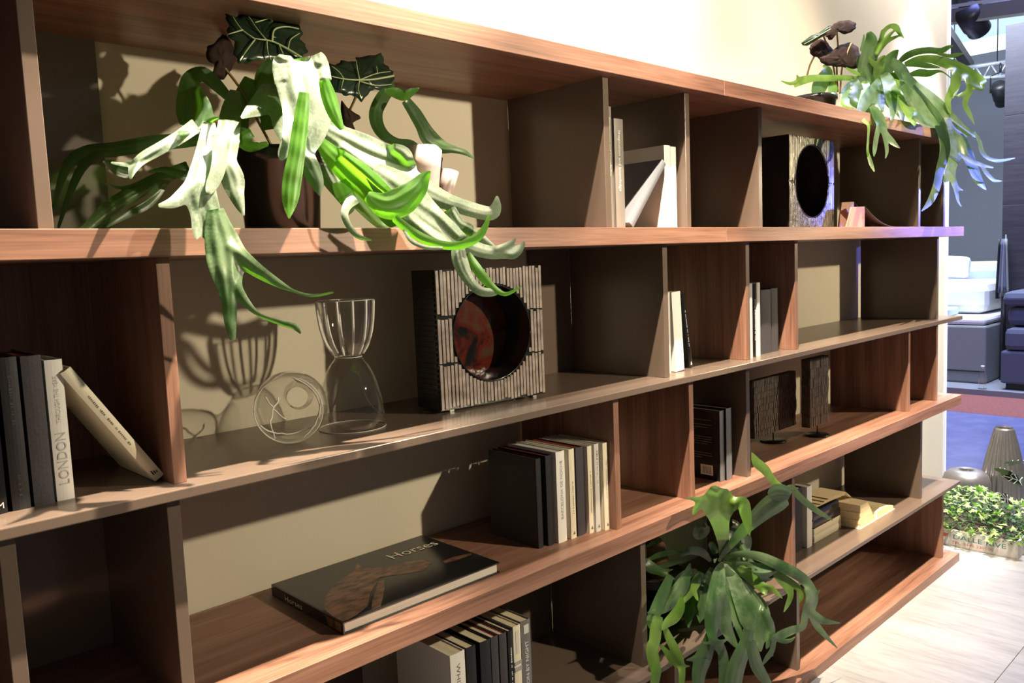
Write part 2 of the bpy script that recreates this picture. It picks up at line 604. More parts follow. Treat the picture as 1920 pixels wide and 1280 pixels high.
# ================================================================== BOOKCASE
def unit(name, label, x0, x1, shelves, dividers, panels):
    root = thing(name, label, 'bookcase', (x0, 0, 0))

    def bx(nm, lo, hi, mat, bev, lab=None):
        o = box(nm, (lo[0] - x0, lo[1], lo[2]), (hi[0] - x0, hi[1], hi[2]), mat, root, bev)
        if lab:
            o['label'] = lab
    for z0, z1, xe, mat in shelves:
        thick = mat == 'walnut_along'
        bx('thick_shelf' if thick else 'thin_shelf', (x0 + 0.0004, 0, z0), (min(x1, xe) - 0.0004, DEP, z1), mat, 0.0012 if thick else 0.002,
           'thick walnut shelf' if thick else 'thin bronze lacquered shelf')
    for xr, z0, z1, mat in dividers:
        bx('divider', (xr - 0.020, 0.034, z0), (xr, 0.352, z1), mat, 0.001,
           'walnut upright divider' if mat.startswith('walnut') else 'bronze lacquered upright divider')
    for xa, xb, z0, z1, mat in panels:
        bx('back_panel', (xa, 0.352, z0), (xb, 0.3615, z1), mat, 0.0)
    return root


WU, LQ, WA = 'walnut_upright', 'bronze_lacquer', 'walnut_along'
R1, R2, R3, R4, R5 = (ZT2T, ZT1B), (ZAT, ZT2B), (ZT3T, ZAB), (ZBT, ZT3B), (ZT4T, ZBB)
SHELF = [(ZT1B, ZT1T, 3.735, WA), (ZT2B, ZT2T, 9, WA), (ZAB, ZAT, 9, LQ), (ZT3B, ZT3T, 9, WA), (ZBB, ZBT, 9, LQ), (0.0, ZT4T, 9, WA)]
unit('bookcase', 'walnut and bronze bookcase unit holding the glassware and the large potted fern', XL, XJ, SHELF,
     [(0.327, *R1, LQ), (1.517, *R1, LQ), (1.845, *R1, LQ),
      (0.4777, *R2, WU), (1.734, *R2, LQ),
      (0.244, *R3, LQ), (0.464, *R3, LQ), (1.521, *R3, WU), (1.838, *R3, WU),
      (1.612, *R4, LQ), (1.745, *R5, WU)],
     [(-0.58, 0.503, *R1, 'bronze_gloss'), (-0.58, 0.4577, *R2, WU), (-0.58, 0.444, *R3, 'bronze_gloss'), (1.559, 1.714, *R2, LQ),
      (-0.58, 0.962, *R4, LQ), (1.30, 1.59, *R4, LQ)])
unit('bookcase', 'walnut and bronze bookcase unit at the right, ending by the ivy crate', XJ, XE, SHELF,
     [(2.213, *R1, LQ), (3.444, *R1, LQ), (3.720, *R1, LQ),
      (2.135, *R2, WU), (2.427, *R2, WU), (3.652, *R2, LQ),
      (2.128, *R3, LQ), (3.351, *R3, WU), (3.652, *R3, WU),
      (2.399, *R4, WU), (3.486, *R4, LQ),
      (2.424, *R5, LQ), (3.742, *R5, WU)],
     [(3.578, 3.722, *R5, WU)])


# ================================================================== BOOKS
def book(label, group, loc, w, h, d, cover, pages='page_edge', tilt=0.0, name='book', letters=(), board=0.0022, cat='book'):
    """Spine faces -y. loc is the lower left corner of the spine."""
    r = thing(name, label, cat, loc, (0, math.radians(tilt), 0), group)
    bm = bmesh.new()
    add_box(bm, (0, 0.0008, 0), (board, d, h), 0.0005)
    add_box(bm, (w - board, 0.0008, 0), (w, d, h), 0.0005)
    # slightly rounded spine
    n = 5
    o_, i_ = [], []
    for k in range(n + 1):
        t = k / n
        x = w * t
        bulge = -0.0016 * math.sin(math.pi * t)
        o_.append((x, bulge))
        i_.append((x, bulge + board))
    lo = [bm.verts.new((x, y, 0)) for x, y in o_ + i_[::-1]]
    hi = [bm.verts.new((x, y, h)) for x, y in o_ + i_[::-1]]
    m = len(lo)
    bm.faces.new(lo[::-1])
    bm.faces.new(hi)
    for k in range(m):
        bm.faces.new((lo[k], lo[(k + 1) % m], hi[(k + 1) % m], hi[k]))
    bmobj('cover', bm, cover, r)
    box('pages', (board + 0.0002, board + 0.001, 0.003), (w - board - 0.0002, d - 0.004, h - 0.003), pages, r)
    for body, size, mat, z0, z1, up in letters:
        if not body:        # print too small to read: a broken line of tiny strokes
            v, f = [], []
            zz = z0
            rnd = random.Random(int(z0 * 1e4) + int(w * 1e5))
            while zz < z1:
                ln = rnd.uniform(0.25, 0.55) * size
                if rnd.random() > 0.16:
                    q = len(v)
                    hh = rnd.choice((0.42, 0.42, 0.6)) * size * 0.5
                    v += [(w / 2 - hh, -0.0021, zz), (w / 2 + hh, -0.0021, zz), (w / 2 + hh, -0.0021, zz + ln), (w / 2 - hh, -0.0021, zz + ln)]
                    f.append((q, q + 1, q + 2, q + 3))
                zz += ln + 0.22 * size
            mesh('lettering', v, f, mat, r)
            continue
        if up:      # reads from the foot to the head
            text('lettering', body, size, mat, r, (w * 0.5 + size * 0.36, -0.0020, z0), (0, 0, 1), (-1, 0, 0), length=z1 - z0)
        else:
            text('lettering', body, size, mat, r, (w * 0.5 - size * 0.36, -0.0020, z1), (0, 0, -1), (1, 0, 0), length=z1 - z0)
    return r


def mark(r, pts, mat, name='emblem'):
    mesh(name, pts, [tuple(range(len(pts)))], mat, r)


g = 'books beside the leaning white book'
b = book('near-black book at the left picture edge with a pale mark at its foot', g, (0.2245, 0.077, ZAT), 0.023, 0.205, 0.16, 'black_gloss')
text('lettering', 'M', 0.012, 'ink_white', b, (0.010, -0.0022, 0.008), (1, 0, 0), (0, 0, 1))
book('black cloth book with red page tops, third left of the leaning white book', g, (0.2535, 0.078, ZAT), 0.0225, 0.213, 0.16, 'black_cloth', 'red_edge',
     letters=[('', 0.007, 'charcoal_cloth', 0.12, 0.19, True), ('', 0.006, 'charcoal_cloth', 0.02, 0.05, True)])
book('charcoal book standing left against the white LONDON book', g, (0.2805, 0.078, ZAT), 0.0255, 0.212, 0.16, 'charcoal_cloth', 'red_edge')
book('white book lettered LONDON THROUGH THE YEAR along its spine', g, (0.310, 0.081, ZAT), 0.023, 0.203, 0.16, 'white_card',
     letters=[('LONDON', 0.018, 'ink_pale', 0.022, 0.098, True), ('THROUGH THE YEAR', 0.0085, 'ink_pale', 0.112, 0.180, True)])
b = book('white book leaning at an angle against the walnut divider', g, (0.4445, 0.075, ZAT + 0.0005), 0.0165, 0.216, 0.155, 'cream_card', tilt=-32.7,
         letters=[('', 0.0048, 'ink_brown', 0.068, 0.122, False), ('', 0.0048, 'ink_brown', 0.130, 0.168, False)])
for k in range(3):
    x = 0.004 + 0.0032 * k
    mark(b, [(x, -0.0021, 0.010), (x + 0.0020, -0.0021, 0.010), (x + 0.0020, -0.0021, 0.0175 - 0.0022 * k), (x, -0.0021, 0.0190 - 0.0022 * k)], 'ink_dark')

g = 'books in the upper middle compartment'
book('tall thin taupe book pressed against the divider, lettered Imagination', g, (1.5375, 0.060, ZT2T), 0.019, 0.288, 0.19, 'taupe_card', 'page_white',
     letters=[('Imagination and knowledge', 0.011, 'ink_white', 0.125, 0.262, False)])
book('wider taupe book lettered Imagination and knowledge', g, (1.566, 0.060, ZT2T), 0.034, 0.262, 0.19, 'taupe_card', 'page_white',
     letters=[('Imagination and knowledge', 0.013, 'ink_white', 0.090, 0.235, False)])
book('silver-grey book slanting right against the white books', g, (1.605, 0.052, ZT2T + 0.0145), 0.020, 0.214, 0.15, 'slate_spine', 'page_white', tilt=41.5)
book('white slipcase book in front of which the silver book leans', g, (1.7635, 0.058, ZT2T), 0.027, 0.212, 0.20, 'white_card', 'page_white')
book('white slipcase book standing rightmost in the upper middle compartment', g, (1.7915, 0.058, ZT2T), 0.024, 0.210, 0.20, 'white_card', 'page_white')

g = 'books left of the walnut compartment'
book('thin off-white book pressed against the bronze divider below the upper white books', g, (1.772, 0.072, ZAT), 0.022, 0.216, 0.16, 'pale_card', 'page_white')
book('broad bright white book leaning slightly, beside the thin black book', g, (1.812, 0.070, ZAT + 0.001), 0.040, 0.214, 0.16, 'white_card', 'page_white', tilt=-3.4)
b = book('thin black book leaning left on the broad white book', g, (1.8945, 0.082, ZAT + 0.0005), 0.016, 0.207, 0.15, 'black_gloss', tilt=-9.5,
         letters=[('', 0.006, 'ink_pale', 0.06, 0.16, False)])
mark(b, [(0.004, -0.0022, 0.008), (0.012, -0.0022, 0.008), (0.008, -0.0022, 0.018)], 'ink_white')

g = 'books in the narrow walnut compartment'
for lab, p0, p1, y, h, cov in [
    ('white book pressed against the left walnut divider of the narrow compartment', 1405.5, 1411.5, 0.045, 0.221, 'white_card'),
    ('black and silver spined book between two white books', 1412.0, 1419.0, 0.055, 0.218, 'black_gloss'),
    ('white book between the black spined book and the charcoal books', 1419.8, 1426.0, 0.050, 0.221, 'white_card'),
    ('broad charcoal book, left of the two plain ones', 1427.5, 1446.0, 0.068, 0.196, 'charcoal_cloth'),
        ('narrow charcoal book, right of the two plain ones', 1447.0, 1459.5, 0.070, 0.197, 'charcoal_cloth')]:
    x0, x1 = W(p0, 640, y).x, W(p1, 640, y).x
    b = book(lab, g, (x0, y, ZAT), x1 - x0, h, 0.15, cov, 'page_white',
             letters=[('', 0.007, 'ink_white', 0.05, 0.17, False)] if cov == 'black_gloss' else ())

g = 'row of books right of the horse book'
for lab, x0, w, y, h, cov, pg, let in [
    ('black book at the left end of the row right of the horse book', 1.287, 0.016, 0.090, 0.211, 'black_cloth', 'red_edge', ()),
    ('black book second in the row, with red page tops', 1.314, 0.019, 0.085, 0.213, 'black_cloth', 'red_edge', ()),
    ('thick white book lettered BARCELONA DE NOCHE', 1.3425, 0.029, 0.079, 0.217, 'white_card', 'page_white', [('BARCELONA DE NOCHE', 0.011, 'ink_grey', 0.055, 0.195, True)]),
    ('slim cream book right of the thick white lettered one', 1.3835, 0.0185, 0.076, 0.216, 'cream_card', 'page_white', [('', 0.005, 'ink_brown', 0.06, 0.14, True)]),
    ('dark charcoal book between cream books', 1.408, 0.0265, 0.076, 0.215, 'charcoal_cloth', 'red_edge', ()),
    ('cream book right of the dark charcoal one', 1.4405, 0.0155, 0.068, 0.214, 'cream_card', 'page_white', [('', 0.005, 'ink_brown', 0.05, 0.15, True)]),
    ('pale grey book second from the walnut divider', 1.4595, 0.0165, 0.063, 0.216, 'pale_card', 'page_white', [('', 0.006, 'ink_dark', 0.17, 0.20, True), ('', 0.005, 'ink_brown', 0.12, 0.165, True)]),
        ('cream white book touching the walnut divider at the end of the row', 1.481, 0.0185, 0.054, 0.216, 'cream_card', 'page_white', [('', 0.004, 'ink_brown', 0.08, 0.17, True)])]:
    b = book(lab, g, (x0, y, ZT3T), w, h, 0.16, cov, pg, letters=let)
    if cov in ('cream_card', 'pale_card'):
        c = w * 0.5
        mark(b, [(c - 0.0035, -0.0021, 0.010), (c + 0.0035, -0.0021, 0.010), (c, -0.0021, 0.019)], 'ink_brown')

g = 'pair of black jacketed books'
for lab, x0, w, y, h in [('black jacketed book with slate spine and a barcode on its side', 2.0185, 0.023, 0.070, 0.208),
                         ('black jacketed book with slate spine, behind the barcoded one', 2.0435, 0.029, 0.064, 0.212)]:
    b = book(lab, g, (x0, y, ZT3T), w, h, 0.155, 'black_gloss', 'page_edge')
    box('spine_band', (0.0004, -0.0024, 0.0005), (w - 0.0004, -0.0012, h - 0.0005), 'slate_spine', b)
    if 'barcode on' in lab:
        for k, (z, s) in enumerate([(0.176, 1), (0.162, 1), (0.154, .9), (0.146, .5), (0.126, 1), (0.119, 1), (0.112, 1), (0.105, .9), (0.078, 1), (0.071, 1), (0.064, .7)]):
            mesh('print_line', [(-0.0003, 0.135, z), (-0.0003, 0.135 - 0.11 * s, z), (-0.0003, 0.135 - 0.11 * s, z + 0.0018), (-0.0003, 0.135, z + 0.0018)], [(0, 1, 2, 3)], 'ink_brown', b)
        bc = mesh('barcode', [(-0.0003, 0.064, 0.014), (-0.0003, 0.022, 0.014), (-0.0003, 0.022, 0.044), (-0.0003, 0.064, 0.044)], [(0, 1, 2, 3)], 'white_card', b)
        v, f = [], []
        for k in range(9):
            y0 = 0.057 - k * 0.0034
            ww = (0.0008, 0.0018, 0.0012)[k % 3]
            f.append(tuple(range(len(v), len(v) + 4)))
            v += [(-0.0005, y0, 0.018), (-0.0005, y0 - ww, 0.018), (-0.0005, y0 - ww, 0.040), (-0.0005, y0, 0.040)]
        mesh('bars', v, f, 'ink_dark', bc)

# the large horse book, lying flat
hb = thing('coffee_table_book', 'large dark book titled Horses lying flat on the walnut shelf', 'book', (0.742, 0.053, ZT3T))
bm = bmesh.new()
LX, LY, LZ = 0.388, 0.270, 0.024
add_box(bm, (0.002, 0, 0.0), (LX, LY, 0.003), 0.0006)
add_box(bm, (0.002, 0, LZ - 0.003), (LX, LY, LZ), 0.0006)
add_box(bm, (0, 0, 0), (0.004, LY, LZ), 0.001)
bmobj('cover', bm, 'black_gloss', hb)
box('pages', (0.0045, 0.004, 0.0032), (LX - 0.005, LY - 0.004, LZ - 0.0032), 'page_white', hb)
zt = LZ + 0.0004


def flat_print(name, pts, mat, parent, z):
    mesh(name, [(x, y, z) for x, y in pts], [tuple(range(len(pts)))], mat, parent)


def cover_pt(px, py):
    q = WZ(px, py, ZT3T + LZ)
    return (min(max(q.x - 0.742, 0.002), LX - 0.004), min(max(q.y - 0.053, 0.002), LY - 0.004))


flat_print('cover_print', [cover_pt(*p) for p in [(644, 1168), (622, 1156), (607, 1142), (611, 1117), (626, 1097), (654, 1077), (666, 1069), (668, 1055), (679, 1063), (702, 1065), (725, 1063),
                           (757, 1055), (789, 1049), (809, 1053), (797, 1069), (765, 1075), (733, 1079), (712, 1083), (704, 1096), (694, 1113), (690, 1136), (670, 1152), (654, 1162)]], 'horse_print', hb, zt)
flat_print('cover_print', [cover_pt(*p) for p in [(696, 1143), (698, 1126), (704, 1108), (710, 1090), (720, 1087), (721, 1103), (718, 1120), (714, 1136)]], 'horse_print', hb, zt)
flat_print('cover_print', [cover_pt(*p) for p in [(830, 1052), (850, 1044), (885, 1036), (884, 1040), (855, 1051), (835, 1056)]], 'horse_print', hb, zt)
text('lettering', 'Horses', 0.046, 'cream_card', hb, (0.246, 0.190, zt + 0.0002), (1, -0.02, 0), (0, 1, 0), length=0.128)
text('lettering', 'Horses', 0.016, 'cream_card', hb, (-0.0006, 0.215, 0.0060), (0, -1, 0), (0, 0, 1), length=0.070)
mark(hb, [(-0.0006, 0.050, 0.004), (-0.0006, 0.004, 0.004), (-0.0006, 0.004, 0.021), (-0.0006, 0.060, 0.021)], 'horse_print', 'spine_print')

g = 'books under the horse book shelf'
for lab, x0, w, h, cov, pg, let in [
    ('thick white book lettered WHITE, at the left end under the walnut shelf', 0.9885, 0.039, 0.250, 'white_card', 'page_edge', [('WHITE', 0.014, 'ink_brown', 0.165, 0.228, False)]),
    ('black book just right of the thick WHITE book', 1.0315, 0.026, 0.250, 'black_cloth', 'page_edge', ()),
    ('thicker black book, third under the walnut shelf', 1.0700, 0.029, 0.248, 'black_cloth', 'page_edge', ()),
    ('charcoal book with a red band, left of its twin', 1.1015, 0.020, 0.248, 'charcoal_cloth', 'page_edge', ()),
    ('charcoal book with a red band, right of its twin', 1.1255, 0.021, 0.246, 'charcoal_cloth', 'page_edge', ()),
    ('thin black book with small white spine lettering', 1.1505, 0.0145, 0.245, 'black_cloth', 'page_edge', [('', 0.006, 'ink_white', 0.07, 0.205, True)]),
    ('cream book with grey bands beside the LONDON BY NIGHT book', 1.1668, 0.022, 0.249, 'cream_card', 'page_edge', ()),
        ('grey book lettered LONDON BY NIGHT, rightmost under the walnut shelf', 1.1905, 0.029, 0.252, 'night_cover', 'page_edge', [('LONDON BY NIGHT', 0.014, 'ink_white', 0.06, 0.205, True)])]:
    b = book(lab, g, (x0, 0.060, ZBT), w, h, 0.19, cov, pg, letters=let)
    if 'red band' in lab:
        box('red_endpaper', (w - 0.006, 0.004, 0.004), (w - 0.0024, 0.185, h - 0.002), 'red_edge', b)
    if 'grey bands' in lab:
        for z0, z1 in ((0.145, 0.155), (0.160, 0.168)):
            box('band', (0.0005, -0.0022, z0), (w - 0.0005, -0.0010, z1), 'grey_card', b)
        box('title_plate', (0.006, -0.0021, 0.185), (w - 0.006, -0.0012, 0.238), 'pale_card', b)
    if 'NIGHT' in lab and 'rightmost' in lab:
        box('emblem', (0.008, -0.0020, 0.222), (w - 0.006, -0.0012, 0.242), 'pale_card', b)

g = 'books right of the lower fern'
book('black book standing against the walnut divider right of the lower fern', g, (2.575, 0.125, ZBT), 0.050, 0.224, 0.13, 'black_cloth', 'page_white')
book('white book standing upright left of the flat stack', g, (2.645, 0.117, ZBT), 0.037, 0.220, 0.14, 'white_card', 'page_white')
z = ZBT
for lab, x0, w, t, cov in [
    ('white book at the bottom of the flat stack', 2.706, 0.215, 0.026, 'cream_card'),
    ('white book second from the bottom of the flat stack', 2.704, 0.214, 0.026, 'cream_card'),
    ('black book third in the flat stack', 2.705, 0.208, 0.030, 'black_gloss'),
        ('black book on top of the flat stack, under the open book', 2.701, 0.200, 0.032, 'black_gloss')]:
    book(lab, 'flat stack of books', (x0 + w, 0.121, z), t, w, 0.14, cov, 'page_white', tilt=-90)
    z += t + 0.0003

# open book leaning over the flat stack
ob = thing('open_book', 'open book with yellowed pages spread beside the flat stack', 'book', (2.955, 0.060, ZBT))
cv, cf = [], []
prof = [(0.000, 0.000), (0.150, 0.000), (0.160, 0.004), (0.300, 0.004)]


def prism(name, poly, y0, y1, mat, parent, shift=0.0):
    n = len(poly)
    v = [(x, y0, zz) for x, zz in poly] + [(x + shift, y1, zz) for x, zz in poly]
    f = [tuple(range(n))[::-1], tuple(range(n, 2 * n))] + [(i, (i + 1) % n, n + (i + 1) % n, n + i) for i in range(n)]
    bm = bmesh.new()
    me = bpy.data.meshes.new(name)
    me.from_pydata(v, [], f)
    bm.from_mesh(me)
    bpy.data.meshes.remove(me)
    return bmobj(name, bm, mat, parent)


prism('cover', [(-0.004, 0.0), (0.315, 0.0), (0.315, 0.0025), (-0.004, 0.0025)], 0.0, 0.17, 'white_card', ob)
for k in range(6):       # the thick left page block, in gatherings
    z0, z1 = 0.003 + k * 0.0145, 0.003 + k * 0.0145 + 0.0138
    o = -0.002 * (k % 2)
    prism('page_block', [(o, z0), (0.135 - 0.012 * k, z0), (0.135 - 0.012 * (k + 1), z1), (o, z1)], 0.002, 0.165, 'page_yellow', ob)
prism('page_block', [(0.145, 0.003), (0.306, 0.003), (0.306, 0.016), (0.260, 0.026), (0.200, 0.033), (0.150, 0.026)], 0.002, 0.165, 'page_yellow', ob)
for k in range(4):       # loose leaves fanned over to the left, onto the stack
    zz = 0.1195 + 0.003 * k
    prism('page', [(-0.215 + 0.03 * k, zz + 0.004), (-0.10, zz + 0.002), (0.02, zz - 0.004), (0.075, 0.090), (0.076, 0.0912), (0.02, zz - 0.0028), (-0.10, zz + 0.0032), (-0.215 + 0.03 * k, zz + 0.0052)],
          0.066, 0.165, 'page_yellow', ob)

# folded leather sheets on the upper right shelf
def curved_sheet(name, parent, x0, x1, y0, y1, zh, mat, n=12, back=0.0, th=0.0018):
    v, f = [], []
    for i in range(n + 1):
        t = i / n
        x = x0 + (x1 - x0) * t
        zz = 0.0022 + (zh - 0.0022) * (1 - t) ** 2.2
        for yy in (y0, y1):
            v.append((x, yy, zz))
    for i in range(n):
        f.append((2 * i, 2 * i + 2, 2 * i + 3, 2 * i + 1))
    o = mesh(name, v, f, mat, parent, smooth=True)
    s = o.modifiers.new('thickness', 'SOLIDIFY')
    s.thickness = th
    return o


lf = thing('leather_folder', 'tan leather folder draped open on the upper right shelf beside the ring sculpture', 'folder', (2.80, 0.05, ZT2T))
for k, (xo, yo, hh, ln) in enumerate([(0.165, 0.0, 0.075, 0.30), (0.225, 0.065, 0.098, 0.36)]):
    curved_sheet('leather_flap', lf, xo, xo + ln, yo, yo + 0.055, hh, 'leather_dark')
    prism('leather_face', [(xo - 0.15 + 0.02 * k, 0.0), (xo - 0.001, 0.0), (xo - 0.001, hh), (xo - 0.11 + 0.01 * k, hh - 0.004)], yo + 0.002, yo + 0.006, 'leather_tan', lf)
prism('leather_face', [(-0.02, 0.0), (0.07, 0.0), (0.10, 0.085), (-0.01, 0.080)], 0.085, 0.090, 'leather_tan', lf)


# ================================================================== CERAMIC RING SCULPTURES
def ring_sculpture(label, loc, rotz, w, h, d, rad, ribmat, facemat, pitch, rows):
    r = thing('ceramic_sculpture', label, 'sculpture', loc, (0, 0, rotz), 'square ceramic sculptures with a round hollow')
    n = 48
    cz = h * 0.52
    cx = w * 0.5
    verts, faces = [], []
    sq, ci = [], []
    for k in range(n):
        a = 2 * math.pi * k / n
        c, s = math.cos(a), math.sin(a)
        t = min((w / 2) / abs(c) if abs(c) > 1e-6 else 9, ((h - cz) if s > 0 else cz) / abs(s) if abs(s) > 1e-6 else 9)
        sq.append((cx + c * t, cz + s * t))
        ci.append((cx + c * rad, cz + s * rad))
    # corners made exact
    for tx, tz in ((0, 0), (w, 0), (0, h), (w, h)):
        k = min(range(n), key=lambda i: (sq[i][0] - tx) ** 2 + (sq[i][1] - tz) ** 2)
        sq[k] = (tx, tz)
    for x, zz in sq:
        verts.append((x, 0, zz))
    for x, zz in ci:
        verts.append((x, 0, zz))
    for x, zz in sq:
        verts.append((x, d, zz))
    for k in range(n):
        j = (k + 1) % n
        faces.append((k, j, n + j, n + k))
        faces.append((k, 2 * n + k, 2 * n + j, j))
    faces.append(tuple(range(2 * n, 3 * n)))
    mesh('body', verts, faces, facemat, r)
    # hollow: black wall tapering to a glazed back plate
    v, f = [], []
    for j, (rr, yy) in enumerate(((rad, -0.001), (rad * 0.985, d * 0.4), (rad * 0.95, d - 0.012))):
        for k in range(n):
            a = 2 * math.pi * k / n
            v.append((cx + rr * math.cos(a), yy, cz + rr * math.sin(a)))
    for j in range(2):
        for k in range(n):
            k2 = (k + 1) % n
            f.append((j * n + k, j * n + k2, (j + 1) * n + k2, (j + 1) * n + k))
    mesh('hollow', v, f, 'black_gloss', r, smooth=True)
    mesh('back_plate', [(cx + rad * 0.96 * math.cos(2 * math.pi * k / n), d - 0.013 + 0.0, cz + rad * 0.96 * math.sin(2 * math.pi * k / n)) for k in range(n)], [tuple(range(n))], 'red_glaze', r)
    v, f = [], []
    pts = [(cx + (rad + 0.0012) * math.cos(2 * math.pi * k / n), -0.002, cz + (rad + 0.0012) * math.sin(2 * math.pi * k / n)) for k in range(n + 1)]
    tube('rim', pts, 0.0016, facemat, r, 6)
    # upright ribs of glaze, laid in courses, interrupted by the hollow
    bm = bmesh.new()
    nr = int(w / pitch)
    for c in range(rows):
        za, zb = h * c / rows + 0.004, h * (c + 1) / rows - 0.003
        for i in range(nr):
            xc = (i + 0.5) * w / nr + random.uniform(-0.0006, 0.0006)
            hw = pitch * 0.36
            segs = [(za + random.uniform(-0.003, 0.003), zb + random.uniform(-0.003, 0.003))]
            dx = max(0.0, abs(xc - cx) - hw)
            if dx < rad + 0.004:
                hz = math.sqrt(max(0, (rad + 0.004) ** 2 - dx ** 2))
                lo_, hi_ = cz - hz, cz + hz
                segs = [(a_, min(b_, lo_)) for a_, b_ in segs if a_ < lo_ - 0.004] + [(max(a_, hi_), b_) for a_, b_ in segs if b_ > hi_ + 0.004]
            for a_, b_ in segs:
                if b_ - a_ > 0.004:
                    add_box(bm, (xc - hw, -0.0028 - random.uniform(0, 0.001), a_), (xc + hw, 0.001, b_))
    o = bmobj('glaze_ribs', bm, ribmat, r)
    o['kind'] = 'stuff'
    bm = bmesh.new()
    for k in range(26):
        zz = (k + 0.5) * h / 26
        add_box(bm, (-0.0022, 0.004, zz - 0.0030), (0.001, d - 0.003, zz + 0.0030))
    o = bmobj('side_ribs', bm, 'glaze_black', r)
    o['kind'] = 'stuff'
    return r


s1 = ring_sculpture('square ceramic sculpture with striped cream face and round red hollow, beside the glassware',
                    (1.058, 0.136, ZAT + 0.006), math.radians(-5.5), 0.288, 0.297, 0.090, 0.104, 'rib_cream', 'glaze_black', 0.0092, 3)
for x in (0.025, 0.255):
    box('foot', (x, 0.004, -0.006), (x + 0.012, 0.02, 0.0), 'foot_metal', s1, 0.001)
    box('foot', (x, 0.055, -0.006), (x + 0.012, 0.07, 0.0), 'foot_metal', s1, 0.001)
ring_sculpture('square ceramic sculpture with metallic dark face on the upper right shelf', (2.493, 0.098, ZT2T), 0.0, 0.318, 0.300, 0.12, 0.118, 'rib_metal', 'glaze_black', 0.0056, 2)


# ================================================================== WOOD SLAB SCULPTURES
def slab_sculpture(label, cx, cy, x0, x1, z0, z1, thick, disc, ncol, nrow, facemat):
    r = thing('wood_sculpture', label, 'sculpture', (cx, cy, ZT3T), (0, 0, 0), 'charred wood slab sculptures')
    lathe('base_disc', [(0, 0), (disc, 0), (disc, 0.004), (disc - 0.001, 0.0055), (0, 0.0055)], 'iron', r, 40)
    tube('rod', [(0, 0, 0.004), (0, 0, z0 - ZT3T + 0.02)], 0.0022, 'iron', r, 8)
    zo = ZT3T
    bm = bmesh.new()
    nn = 14                        # slab core with irregular right edge
    left = [(x0 - cx + random.uniform(0, 0.003), z0 + (z1 - z0) * k / nn - zo) for k in range(nn + 1)]
    right = [(x1 - cx - random.uniform(0, 0.010), z0 + (z1 - z0) * k / nn - zo) for k in range(nn + 1)]
    poly = left[::-1] + right
    lo = [bm.verts.new((x, -0.004, zz)) for x, zz in poly]
    hi = [bm.verts.new((x, thick - 0.004, zz)) for x, zz in poly]
    m = len(lo)
    bm.faces.new(lo)
    bm.faces.new(hi[::-1])
    for k in range(m):
        bm.faces.new((lo[k], hi[k], hi[(k + 1) % m], lo[(k + 1) % m]))
    bmobj('slab', bm, 'charred_wood', r)
    bm = bmesh.new()               # the cut face: small blocks between saw kerfs
    for i in range(ncol):
        for j in range(nrow):
            xa = x0 - cx + 0.003 + (x1 - x0 - 0.02) * i / ncol
            xb = x0 - cx + 0.003 + (x1 - x0 - 0.02) * (i + 1) / ncol
            za = z0 - zo + (z1 - z0) * j / nrow
            zb = z0 - zo + (z1 - z0) * (j + 1) / nrow
            add_box(bm, (xa + 0.0009, -0.006 - random.uniform(0, 0.0025), za + 0.0006), (xb - 0.0009, -0.003, zb - 0.0006))
    o = bmobj('sawn_face', bm, facemat, r)
    o['kind'] = 'stuff'
    return r


slab_sculpture('wide charred wood slab scored in a grid, on a thin rod and disc stand', 2.571, 0.202, 2.430, 2.735, 0.785, 0.980, 0.022, 0.044, 40, 9, 'charred_face')
slab_sculpture('narrow upright charred wood slab on a thin rod and disc stand', 2.742, 0.125, 2.672, 2.826, 0.790, 1.030, 0.028, 0.040, 22, 7, 'charred_face')

# ================================================================== GLASSWARE
gv = thing('glass_vase', 'clear hourglass-shaped glass vase with white upright stripes', 'vase', (0.868, 0.180, ZAT))
out = [(0.0655, 0.0008), (0.0650, 0.030), (0.0610, 0.060), (0.0530, 0.092), (0.0410, 0.120), (0.0290, 0.136), (0.0262, 0.141), (0.0290, 0.147),
       (0.0400, 0.164), (0.0490, 0.190), (0.0540, 0.220), (0.0565, 0.252)]
th = 0.0016
inner_top = [(r - th, z) for r, z in out[::-1] if z > 0.146]
prof = out + [(0.0559, 0.2528), (0.0551, 0.2524)] + inner_top + [(0.018, 0.1440), (0.0, 0.1435)]
prof_low = [(0.0, 0.1375), (0.018, 0.1370)] + [(r - th, z) for r, z in out[::-1] if z < 0.135] + [(0.0642, 0.0003), (0.0650, 0.0)]
lathe('body', out, 'clear_glass', gv, 56)
lathe('neck_disc', [(0.0, 0.1405), (0.026, 0.1410)], 'clear_glass', gv, 40)
for rr_, zz_ in ((0.0655, 0.0010), (0.0565, 0.2522), (0.0264, 0.1410)):
    tube('glass_rim', [(rr_ * math.cos(2 * math.pi * k / 56), rr_ * math.sin(2 * math.pi * k / 56), zz_) for k in range(57)], 0.0009, 'glass_edge', gv, 6)
for k in range(12):
    a = 2 * math.pi * k / 12 + 0.2
    pts = [((r + 0.0004) * math.cos(a), (r + 0.0004) * math.sin(a), z) for r, z in catmull(out[7:], 3)]
    tube('stripe', pts, 0.0025, 'white_line', gv, 6)

